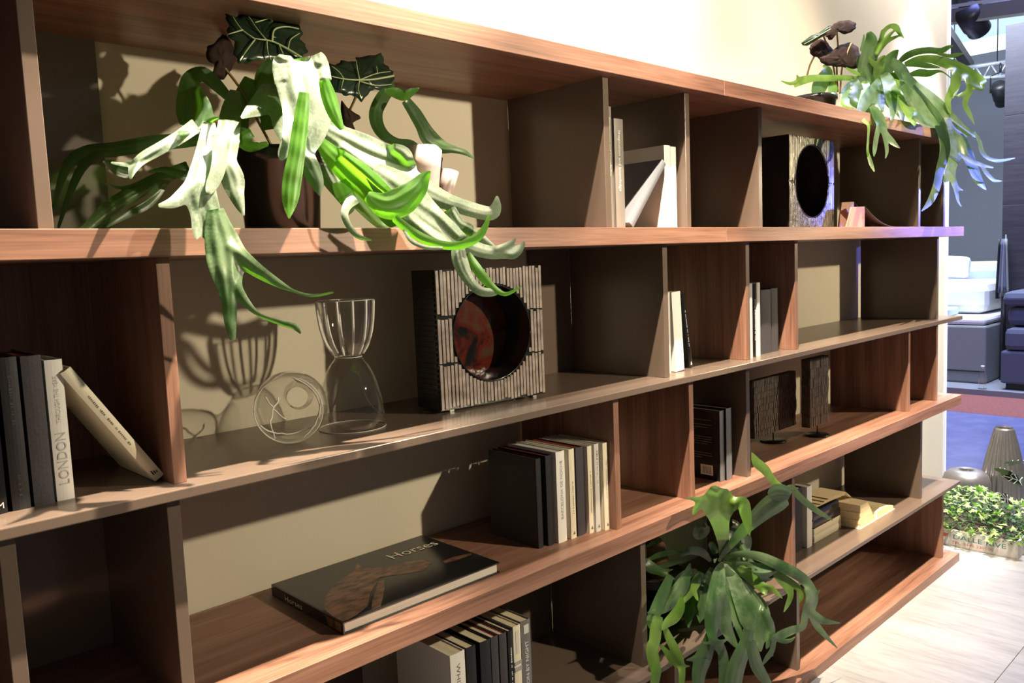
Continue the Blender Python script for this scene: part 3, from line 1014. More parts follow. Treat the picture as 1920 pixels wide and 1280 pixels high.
# the glass lying on its side, mouth towards the room
ax = (W(553, 742, 0.26) - W(533, 772, 0.125)).normalized()
side = ax.to_track_quat('Z', 'Y').to_matrix().to_4x4()
gl = thing('glass_goblet', 'clear glass goblet lying on its side with crossing white lines', 'glass', (0.700, 0.120, ZAT + 0.0665))
bowl = [(0.0600, 0.0), (0.0640, 0.018), (0.0655, 0.040), (0.0620, 0.068), (0.0500, 0.096), (0.0330, 0.118), (0.0225, 0.128), (0.0195, 0.134), (0.0210, 0.140), (0.0265, 0.150), (0.0290, 0.160)]
bin_ = [(r - 0.0016, z) for r, z in bowl[::-1] if z < 0.121]
lathe('body', bowl, 'clear_glass', gl, 48, mtx=side)
tube('mouth_rim', [side @ Vector((0.0598 * math.cos(2 * math.pi * k / 48), 0.0598 * math.sin(2 * math.pi * k / 48), 0.0)) for k in range(49)], 0.0010, 'white_line', gl, 6)


def on_bowl(t, a):
    pts = bowl[:6]
    u = t * (len(pts) - 1)
    i = min(int(u), len(pts) - 2)
    q = u - i
    r = pts[i][0] * (1 - q) + pts[i + 1][0] * q + 0.0004
    zz = pts[i][1] * (1 - q) + pts[i + 1][1] * q
    return side @ Vector((r * math.cos(a), r * math.sin(a), zz))


def seen(p):
    q = p + gl.location - CAM
    return q.dot(RGT) / q.dot(FWD), q.dot(UPV) / q.dot(FWD)


_c = seen(Vector((0, 0, 0)))
_R = 0.0600 / (gl.location - CAM).dot(FWD)
_cand = []
for i in range(41):
    for j in range(120):
        p = on_bowl(i / 40, 2 * math.pi * j / 120)
        _cand.append((seen(p), p))


def bowl_uv(u, v):
    t = (_c[0] + u * _R, _c[1] + v * _R)
    return min(_cand, key=lambda q: (q[0][0] - t[0]) ** 2 + (q[0][1] - t[1]) ** 2)[1]


for pts in [[(-0.68, 0.40), (-0.50, 0.12), (-0.28, -0.10), (-0.10, -0.28)], [(-0.22, 0.38), (-0.42, 0.12), (-0.52, -0.20), (-0.50, -0.55), (-0.40, -0.85)],
            [(-0.85, -0.45), (-0.60, -0.62), (-0.20, -0.70), (0.25, -0.66), (0.70, -0.50)], [(0.10, 0.97), (0.50, 0.78), (0.80, 0.50), (0.93, 0.10), (0.92, -0.20)],
            [(0.96, 0.25), (0.90, -0.15), (0.70, -0.55), (0.45, -0.80)], [(0.20, 0.90), (0.42, 0.72), (0.52, 0.50)]]:
    tube('white_line', [bowl_uv(*p) for p in catmull(pts, 3)], 0.0014, 'white_line', gl, 6)

# ================================================================== PEARL VASE behind the fern
pv = thing('ceramic_vase', 'pearly pink ceramic vase with a slit rim behind the large fern', 'vase', (W(796, 400, 0.085).x, 0.085, ZT2T))
n = 40
v, f = [], []
prof = [(0.022, 0.0), (0.026, 0.03), (0.032, 0.075), (0.038, 0.12), (0.0435, 0.160)]
for side_r in (0.0, -0.003):
    for r_, z_ in prof:
        for k in range(n + 1):
            a = math.radians(-20) + math.radians(318) * k / n
            dz = -0.02 * max(0.0, math.cos(a)) * (z_ / 0.160)
            v.append(((r_ + side_r) * math.cos(a), (r_ + side_r) * math.sin(a), max(0.0, z_ + dz)))
m1 = n + 1
for s_ in range(2):
    for j in range(len(prof) - 1):
        for k in range(n):
            q = (s_ * len(prof) + j) * m1 + k
            f.append((q, q + 1, q + m1 + 1, q + m1))
top = (len(prof) - 1) * m1
for k in range(n):
    f.append((top + k, top + k + 1, top + len(prof) * m1 + k + 1, top + len(prof) * m1 + k))
mesh('body', v, f, 'pearl_ceramic', pv, smooth=True)
lathe('spout', [(0.009, 0.02), (0.017, 0.075), (0.022, 0.108), (0.0200, 0.108), (0.015, 0.075), (0.0, 0.03)], 'pearl_ceramic', pv, 24,
      mtx=Matrix.Translation((0.034, -0.010, 0.010)) @ Matrix.Rotation(math.radians(12), 4, 'Y'))


# ================================================================== PLANTS
def _samples(pts, ys, n=5):
    m = len(pts)
    if len(ys) != m:
        k = len(ys)
        full = []
        for i in range(m):
            u = i / (m - 1) * (k - 1)
            a = min(int(u), k - 2)
            full.append(ys[a] + (ys[a + 1] - ys[a]) * (u - a))
        ys = full
    return np.array(catmull([(p[0], p[1], max(p[2], 0.8), y) for p, y in zip(pts, ys)], n))


def frond(parent, strips, mat='fern', name='frond'):
    """One forked leaf: lobes given as (points with half widths, depths, tilt, cup) are merged into a
    single curved sheet whose forks run smoothly into each other."""
    sms = [(_samples(st[0], st[1]), st[2] if len(st) > 2 else 0.1, st[3] if len(st) > 3 else 0.06) for st in strips]
    allp = np.concatenate([q[0] for q in sms])
    g = 2.4 if allp[:, 2].max() > 18 else 1.7
    pad = allp[:, 2].max() + 8
    x0, x1 = allp[:, 0].min() - pad, allp[:, 0].max() + pad
    y0, y1 = allp[:, 1].min() - pad, allp[:, 1].max() + pad
    nx, ny = int((x1 - x0) / g) + 2, int((y1 - y0) / g) + 2
    gx, gy = np.meshgrid(x0 + g * np.arange(nx), y0 + g * np.arange(ny))
    gx, gy = gx.ravel(), gy.ravel()
    ds, yy = [], []
    for sm, tilt, cup in sms:
        best = np.full(gx.shape, 1e9)
        by = np.zeros_like(gx)
        for k in range(len(sm) - 1):
            p, q = sm[k], sm[k + 1]
            ex, ey = q[0] - p[0], q[1] - p[1]
            L2 = ex * ex + ey * ey + 1e-9
            tu = ((gx - p[0]) * ex + (gy - p[1]) * ey) / L2
            t = np.clip(tu, 0, 1)
            dx, dy = gx - p[0] - ex * t, gy - p[1] - ey * t
            hw = p[2] + (q[2] - p[2]) * t
            dist = np.hypot(dx, dy)
            d = dist - hw
            lat = np.abs(ex * (gy - p[1]) - ey * (gx - p[0])) / math.sqrt(L2)
            if k == 0 or k == len(sm) - 2:          # blunt, slightly rounded ends
                over = (-tu if k == 0 else tu - 1) * math.sqrt(L2)
                out_ = over > 0
                rr = np.minimum(hw, 4.0)
                flat = np.hypot(np.maximum(lat - hw + rr, 0), np.maximum(over, 0)) - rr
                d = np.where(out_, np.maximum(flat, lat - hw), d)
            u = np.clip((ex * dy - ey * dx) / math.sqrt(L2) / hw, -1.2, 1.2)
            dep = p[3] + (q[3] - p[3]) * t
            hm = hw * 1.05 / 1000.0 * (1 + max(dep.mean() if hasattr(dep, 'mean') else dep, 0))
            yv = dep + hm * (math.tan(tilt) * u + cup * 3.0 * u * u + 0.035 * np.cos(u * 9.4))
            m = d < best
            best[m] = d[m]
            by[m] = yv[m]
        for e0, e1 in ((sm[0], sm[1]), (sm[-1], sm[-2])):     # square cut at both ends
            ex, ey = e0[0] - e1[0], e0[1] - e1[1]
            L = math.hypot(ex, ey) + 1e-9
            over = ((gx - e0[0]) * ex + (gy - e0[1]) * ey) / L
            near = np.hypot(gx - e0[0], gy - e0[1]) < 2.0 * e0[2] + 4
            best = np.where(near & (over > 0), np.maximum(best, over - 3.0), best)
        ds.append(best)
        yy.append(by)
    ds, yy = np.array(ds), np.array(yy)
    dm = ds.min(0)
    wgt = np.exp(-np.clip((ds - dm) / 3.5, 0, 40))
    Y = (wgt * yy).sum(0) / wgt.sum(0)
    D = ds[0]
    for k in range(1, len(ds)):
        kk = min(8.0, max(2.5, allp[:, 2].max() * 0.28))
        h = np.maximum(kk - np.abs(D - ds[k]), 0) / kk
        D = np.minimum(D, ds[k]) - h * h * kk / 4
    D = D.reshape(ny, nx)
    Y = Y.reshape(ny, nx)
    for _ in range(3):                               # even out the relief
        Z = np.pad(Y, 1, mode='edge')
        Y = (Z[1:-1, 1:-1] * 2 + Z[:-2, 1:-1] + Z[2:, 1:-1] + Z[1:-1, :-2] + Z[1:-1, 2:]) / 6.0
    ins = D < 0
    verts, faces, cache = [], [], {}
    o3 = parent.location

    def vert(key, px, py, dep):
        i = cache.get(key)
        if i is None:
            i = cache[key] = len(verts)
            wob = 0.0006 * math.sin(px * 0.09 + py * 0.06) + 0.0004 * math.sin(px * 0.05 - py * 0.13)
            verts.append(W(px, py, dep + wob) - o3)
        return i

    def corner(j, i):
        return vert((j, i), x0 + g * i, y0 + g * j, Y[j, i])

    def edge(j, i, j2, i2):
        if (j2, i2) < (j, i):
            j, i, j2, i2 = j2, i2, j, i
        t = D[j, i] / (D[j, i] - D[j2, i2])
        return vert((j, i, j2, i2), x0 + g * (i + (i2 - i) * t), y0 + g * (j + (j2 - j) * t), Y[j, i] + (Y[j2, i2] - Y[j, i]) * t)
    any_ = ins[:-1, :-1] | ins[1:, :-1] | ins[:-1, 1:] | ins[1:, 1:]
    for j, i in zip(*np.nonzero(any_)):
        cs = ((j, i), (j, i + 1), (j + 1, i + 1), (j + 1, i))
        st = [bool(ins[c]) for c in cs]
        if all(st):
            faces.append(tuple(corner(*c) for c in cs))
            continue
        poly = []
        for k in range(4):
            c, c2 = cs[k], cs[(k + 1) % 4]
            if st[k]:
                poly.append(corner(*c))
            if st[k] != st[(k + 1) % 4]:
                poly.append(edge(*c, *c2))
        if len(poly) >= 3:
            faces.append(tuple(poly))
    return mesh(name, verts, faces, mat, parent, smooth=True)


def alocasia(parent, outline, y, veins, stem_pts, mat='alocasia_leaf', tilt=(0.0, 0.0), veinmat='vein'):
    """outline and veins in picture points; the blade is bulged and tilted in depth around its centre."""
    cx = sum(p[0] for p in outline) / len(outline)
    cy = sum(p[1] for p in outline) / len(outline)

    def pt(px, py, lift=0.0):
        d = math.hypot(px - cx, py - cy)
        yy = y + tilt[0] * (px - cx) / 1000 + tilt[1] * (py - cy) / 1000 + 0.00000 * d
        return W(px, py, yy - lift)
    o3 = parent.location
    sm = catmull([tuple(p) for p in outline] + [tuple(outline[0])], 4)[:-1]
    sm = [(cx + (p[0] - cx) * (1 + 0.035 * math.sin(i * 1.7)), cy + (p[1] - cy) * (1 + 0.035 * math.sin(i * 1.7))) for i, p in enumerate(sm)]
    k = len(sm)
    v, f = [], []
    rings = 4
    for j in range(1, rings + 1):
        for p in sm:
            u = j / rings
            v.append(pt(cx + (p[0] - cx) * u, cy + (p[1] - cy) * u, 0.006 * (1 - u * u) + 0.0015 * math.sin(9 * u + p[0] * 0.2)) - o3)
    c0 = len(v)
    v.append(pt(cx, cy, 0.006) - o3)
    for q in range(k):
        f.append((c0, q, (q + 1) % k))
    for j in range(rings - 1):
        for q in range(k):
            q2 = (q + 1) % k
            f.append((j * k + q, (j + 1) * k + q, (j + 1) * k + q2, j * k + q2))
    leaf = mesh('leaf_blade', v, f, mat, parent, smooth=True)
    s = leaf.modifiers.new('thickness', 'SOLIDIFY')
    s.thickness = 0.0012
    s.offset = 0
    for vn in veins:
        vv, ff = [], []
        q = catmull([tuple(p) for p in vn], 4)
        pts = [pt(p[0], p[1], 0.0105) - o3 for p in q]
        rad = [(0.0021 if len(vn) > 3 else 0.0014) * (1 - 0.6 * i / len(q)) for i in range(len(q))]
        add_tube(vv, ff, pts, rad, 6)
        mesh('vein', vv, ff, veinmat, leaf, smooth=True)
    if stem_pts:
        q = catmull([tuple(p) for p in stem_pts], 4)
        tube('leaf_stalk', [W(*p) - o3 for p in q], 0.0026, 'stem', parent, 6)
    return leaf


# ---- the large fern in the black pot, upper left compartment
P1 = thing('potted_fern', 'large staghorn fern in a black plastic pot, fronds spilling over the walnut shelf', 'plant', (0.738, 0.165, ZT2T))
lathe('pot', [(0.0, 0.0), (0.062, 0.0), (0.066, 0.004), (0.074, 0.120), (0.080, 0.122), (0.0815, 0.146), (0.079, 0.148), (0.076, 0.146), (0.071, 0.122), (0.0, 0.120)], 'pot_plastic', P1, 48)
lathe('soil', [(0.0, 0.134), (0.05, 0.136), (0.0745, 0.131)], 'soil', P1, 32)
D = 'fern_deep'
frond(P1, [([(575, 255, 22), (583, 205, 42), (576, 165, 50), (566, 130, 50), (562, 112, 40)], (0.13, 0.05, 0.0), 0.1, 0.06)])
frond(P1, [([(534, 106, 7), (533, 113, 15), (532, 126, 19), (536, 150, 19)], (-0.005, -0.02), -0.2, 0.06),
           ([(594, 104, 7), (597, 112, 15), (600, 126, 17), (604, 150, 18)], (-0.005, -0.02), 0.2, 0.06),
           ([(562, 117, 44), (562, 124, 50), (566, 155, 48), (576, 195, 48), (574, 235, 42), (566, 268, 30), (558, 290, 18)], (0.0, -0.03, -0.05), 0.0, 0.06),
           ([(552, 262, 18), (566, 285, 18), (582, 315, 18), (594, 342, 13), (599, 364, 3)], (-0.05, -0.06), 0.3, 0.06),
           ([(555, 225, 20), (545, 260, 16), (532, 285, 11), (528, 298, 4)], (-0.05, -0.05), -0.3, 0.06)])
frond(P1, [([(570, 176, 10), (567, 205, 13), (562, 245, 15), (556, 290, 16), (548, 335, 18), (544, 375, 15), (542, 408, 2)], (-0.065, -0.075), 0.2, 0.06)], 'fern_bright')
frond(P1, [([(608, 152, 10), (616, 180, 14), (628, 215, 12), (640, 240, 5)], (-0.06, -0.07), 0.2, 0.06)], 'fern_bright')
frond(P1, [([(428, 182, 8), (405, 158, 12), (380, 139, 14), (358, 150, 18), (354, 180, 22), (352, 210, 22), (358, 240, 16)], (0.14, 0.09, 0.05), 0.2, 0.06),
           ([(372, 170, 8), (386, 205, 12), (380, 232, 15), (352, 244, 9), (336, 250, 4)], (0.05, -0.03), 0.4, 0.06),
           ([(380, 228, 7), (398, 222, 5), (410, 220, 2)], (-0.02, -0.03))], D)
frond(P1, [([(366, 236, 14), (335, 258, 13), (300, 278, 12), (268, 296, 11), (250, 315, 9), (245, 333, 3)], (0.0, -0.03), 0.5, 0.06),
           ([(330, 262, 8), (290, 288, 7), (255, 306, 5), (232, 308, 4), (210, 305, 2)], (0.0, 0.0), 0.3, 0.06)])
frond(P1, [([(392, 232, 12), (390, 262, 18), (384, 300, 22), (376, 338, 26), (378, 372, 30), (390, 405, 26), (402, 438, 22), (410, 462, 8)], (0.0, -0.05, -0.07), 0.1, 0.06),
           ([(376, 338, 20), (350, 362, 17), (325, 379, 11), (300, 385, 4)], (-0.05, -0.07), 0.2, 0.06),
           ([(376, 372, 16), (372, 405, 13), (370, 430, 10), (369, 446, 3)], (-0.06, -0.07), 0.0, 0.06)])
frond(P1, [([(404, 395, 16), (410, 430, 26), (418, 462, 34), (424, 495, 34), (428, 530, 24), (430, 565, 15), (432, 602, 12), (436, 634, 6)], (-0.06, -0.085, -0.085), 0.05, 0.06),
           ([(424, 462, 26), (450, 482, 18), (484, 508, 13), (520, 530, 8), (550, 545, 3), (585, 554, 3), (624, 548, 2)], (-0.08, -0.10), 0.2, 0.06),
           ([(430, 520, 16), (446, 545, 11), (466, 572, 7), (490, 592, 4), (530, 606, 5), (552, 612, 6), (563, 624, 2)], (-0.085, -0.10), 0.2, 0.06)], 'fern_gloss')
frond(P1, [([(440, 172, 10), (434, 205, 19), (428, 245, 22), (422, 285, 22), (414, 312, 18)], (0.12, 0.03, -0.01), 0.0, 0.06),
           ([(432, 262, 16), (425, 300, 18), (436, 335, 22), (442, 360, 16), (450, 385, 9), (457, 403, 2)], (0.0, -0.04), 0.3, 0.06)])
frond(P1, [([(405, 255, 9), (412, 290, 14), (408, 320, 14), (398, 345, 12), (392, 360, 6)], (-0.03, -0.06), -0.3, 0.06)])
frond(P1, [([(510, 160, 14), (508, 178, 26), (492, 194, 22), (470, 208, 12), (455, 219, 4)], (0.08, 0.02), 0.3, 0.06),
           ([(508, 180, 22), (520, 212, 15), (525, 240, 12), (530, 262, 5)], (0.05, 0.03), 0.2, 0.06)], 'fern')
# fronds sweeping right over the shelf
frond(P1, [([(600, 238, 16), (640, 262, 26), (680, 285, 34), (720, 302, 30), (756, 312, 22), (770, 302, 10)], (0.03, -0.03), 0.1, 0.06),
           ([(640, 270, 18), (690, 300, 30), (735, 325, 32), (785, 352, 24), (835, 376, 16), (885, 393, 14), (920, 400, 13), (930, 388, 10), (932, 370, 3)], (0.0, -0.06, -0.07), 0.1, 0.06),
           ([(735, 280, 12), (755, 290, 16), (765, 308, 12), (770, 320, 4)], (-0.03, -0.04), 0.3, 0.06)])
frond(P1, [([(700, 322, 18), (735, 350, 34), (768, 378, 36), (800, 404, 26), (828, 428, 17), (850, 446, 16), (885, 464, 14), (925, 474, 12), (955, 472, 8), (980, 458, 2)], (-0.04, -0.08, -0.09), 0.0, 0.06),
           ([(775, 372, 16), (812, 398, 13), (842, 425, 13), (862, 448, 12)], (-0.07, -0.09), 0.0, 0.06),
           ([(756, 388, 16), (785, 420, 12), (815, 445, 9), (850, 462, 8)], (-0.07, -0.09), 0.2, 0.06),
           ([(930, 470, 8), (955, 458, 6), (966, 448, 2)], (-0.09, -0.09)),
           ([(945, 474, 6), (962, 478, 8), (976, 468, 5), (982, 454, 1.5)], (-0.09, -0.09), 0.3)])
frond(P1, [([(596, 262, 9), (622, 290, 18), (655, 322, 24), (690, 352, 24), (716, 382, 22), (732, 408, 16), (738, 422, 6)], (0.0, -0.04), 0.2, 0.06),
           ([(640, 292, 10), (672, 318, 16), (705, 348, 17), (735, 372, 10)], (-0.04, -0.06), 0.3, 0.06)], 'fern_bright')
frond(P1, [([(690, 368, 10), (722, 385, 24), (752, 378, 28), (780, 355, 20), (796, 332, 10), (806, 322, 2)], (-0.08, -0.095), 0.2, 0.06)], 'fern_bright')
frond(P1, [([(742, 410, 8), (768, 432, 9), (800, 450, 9), (835, 460, 8), (870, 458, 8), (898, 442, 8), (912, 420, 5), (916, 404, 2)], (-0.09, -0.10), 0.3, 0.06)], 'fern_bright')
frond(P1, [([(610, 282, 12), (626, 312, 16), (640, 340, 15), (652, 362, 9)], (0.02, -0.01), 0.2, 0.06),
           ([(664, 372, 12), (652, 384, 9), (646, 402, 7), (655, 425, 6), (672, 443, 5), (695, 450, 2)], (-0.04, -0.06), 0.3, 0.06)])
frond(P1, [([(638, 342, 16), (646, 362, 18), (655, 378, 12), (650, 390, 4)], (-0.01, -0.03), 0.0, 0.06)], 'fern_bright')
frond(P1, [([(842, 395, 14), (858, 420, 14), (880, 432, 12), (910, 452, 7), (932, 468, 3)], (-0.06, -0.08), 0.3, 0.06)])
frond(P1, [([(800, 372, 10), (825, 380, 10), (846, 392, 5), (852, 396, 2)], (-0.05, -0.06), 0.3)], 'fern_bright')
frond(P1, [([(858, 462, 12), (862, 485, 15), (870, 508, 13), (882, 528, 10), (900, 545, 9), (925, 548, 7), (938, 543, 2)], (-0.09, -0.10), 0.2, 0.06)])
frond(P1, [([(880, 476, 4), (892, 500, 9), (908, 522, 9), (926, 540, 6), (945, 551, 4), (962, 546, 3), (978, 536, 1)], (-0.095, -0.105), 0.2, 0.06)], 'fern_bright')
frond(P1, [([(758, 432, 3), (772, 452, 4), (800, 464, 4), (828, 465, 3)], (-0.09, -0.10))])
# far right pair, in front of the pale wall
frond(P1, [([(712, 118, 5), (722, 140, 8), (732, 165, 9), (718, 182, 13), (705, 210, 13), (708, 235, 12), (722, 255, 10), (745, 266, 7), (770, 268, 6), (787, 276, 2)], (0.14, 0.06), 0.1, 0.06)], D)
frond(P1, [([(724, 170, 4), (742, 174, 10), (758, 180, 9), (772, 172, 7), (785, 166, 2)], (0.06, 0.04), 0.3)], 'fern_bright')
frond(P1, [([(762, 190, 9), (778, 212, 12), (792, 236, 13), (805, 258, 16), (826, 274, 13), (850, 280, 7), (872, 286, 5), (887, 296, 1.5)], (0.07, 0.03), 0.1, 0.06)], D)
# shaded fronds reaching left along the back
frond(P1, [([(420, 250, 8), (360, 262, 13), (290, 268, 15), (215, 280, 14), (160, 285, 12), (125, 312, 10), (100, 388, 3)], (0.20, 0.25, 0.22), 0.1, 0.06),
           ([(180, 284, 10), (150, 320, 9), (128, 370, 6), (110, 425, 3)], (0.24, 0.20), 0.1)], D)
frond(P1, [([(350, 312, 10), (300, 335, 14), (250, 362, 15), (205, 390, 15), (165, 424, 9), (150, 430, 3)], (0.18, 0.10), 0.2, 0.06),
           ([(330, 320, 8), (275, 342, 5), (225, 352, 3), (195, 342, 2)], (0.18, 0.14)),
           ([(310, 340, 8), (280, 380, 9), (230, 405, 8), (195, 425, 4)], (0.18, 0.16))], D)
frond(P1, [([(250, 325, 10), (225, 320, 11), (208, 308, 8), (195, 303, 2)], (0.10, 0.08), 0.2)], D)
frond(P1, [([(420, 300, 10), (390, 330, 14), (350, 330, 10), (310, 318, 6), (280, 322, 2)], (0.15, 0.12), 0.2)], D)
# inner leaves
frond(P1, [([(470, 250, 10), (455, 262, 12), (470, 275, 10), (500, 270, 5)], (0.10, 0.08))], 'fern_bright')
frond(P1, [([(620, 255, 10), (640, 268, 12), (628, 292, 10), (612, 300, 4)], (0.08, 0.04))], 'fern_bright')
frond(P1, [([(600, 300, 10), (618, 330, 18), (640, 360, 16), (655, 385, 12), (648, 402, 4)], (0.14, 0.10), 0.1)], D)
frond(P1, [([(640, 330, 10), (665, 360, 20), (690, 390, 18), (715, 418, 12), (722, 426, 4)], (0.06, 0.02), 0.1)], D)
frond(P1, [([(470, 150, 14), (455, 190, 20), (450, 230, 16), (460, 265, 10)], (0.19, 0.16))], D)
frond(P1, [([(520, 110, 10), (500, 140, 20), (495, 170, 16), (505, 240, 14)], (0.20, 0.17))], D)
# patterned leaves above the fern
alocasia(P1, [(422, 26), (446, 32), (448, 20), (470, 17), (490, 26), (510, 28), (507, 44), (520, 38), (545, 40), (566, 56), (564, 74), (576, 92), (568, 106), (545, 112), (520, 112), (490, 112),
              (462, 118), (446, 116), (438, 95), (440, 80), (426, 65), (428, 48)], 0.06,
         [[(566, 108), (540, 92), (512, 78), (490, 74), (476, 72)], [(476, 72), (452, 54), (436, 30)], [(478, 74), (462, 95), (450, 114)], [(500, 76), (482, 54), (466, 30)],
          [(500, 76), (502, 98), (508, 112)], [(510, 78), (514, 56), (535, 50), (560, 54)], [(522, 82), (530, 100), (532, 110)], [(540, 92), (545, 74), (562, 62)], [(455, 56), (428, 64)], [(478, 42), (508, 34)]],
         [(566, 110, 0.06), (580, 160, 0.10), (560, 230, 0.14), (530, 275, 0.16)], tilt=(0.1, -0.55))
alocasia(P1, [(614, 118), (630, 122), (640, 114), (660, 116), (672, 112), (668, 108), (700, 104), (716, 101), (720, 118), (732, 130), (738, 140), (734, 158), (715, 168), (700, 168), (690, 176), (678, 190), (664, 180), (645, 178),
              (625, 168), (618, 145)], 0.06,
         [[(738, 142), (705, 148), (675, 150), (645, 148), (618, 142)], [(674, 150), (670, 130), (668, 112)], [(674, 150), (672, 168), (678, 186)], [(645, 148), (635, 134), (622, 124)], [(644, 148), (640, 165)], [(674, 150), (705, 138), (732, 134)],
          [(674, 152), (705, 160), (734, 158)], [(708, 138), (706, 124)]],
         [(676, 152, 0.065), (668, 180, 0.10), (640, 230, 0.14), (580, 280, 0.16)], tilt=(0.1, -0.4))
alocasia(P1, [(388, 88), (405, 78), (420, 62), (432, 78), (442, 95), (440, 115), (430, 135), (415, 150), (398, 142), (402, 122), (388, 112)], 0.20, [], [(415, 120, 0.2), (450, 165, 0.19), (480, 220, 0.17), (510, 275, 0.165)], mat='alocasia_under', tilt=(0, 0))
alocasia(P1, [(640, 188), (655, 205), (672, 216), (675, 222), (660, 232), (668, 250), (650, 240), (640, 222)], 0.12, [], None, mat='alocasia_under')

# ---- fern on top of the bookcase at the right (points read from an enlarged detail)
def U(pts):
    return [(1400 + x / 2.783, y / 2.783, w / 2.783 / 2) for x, y, w in pts]


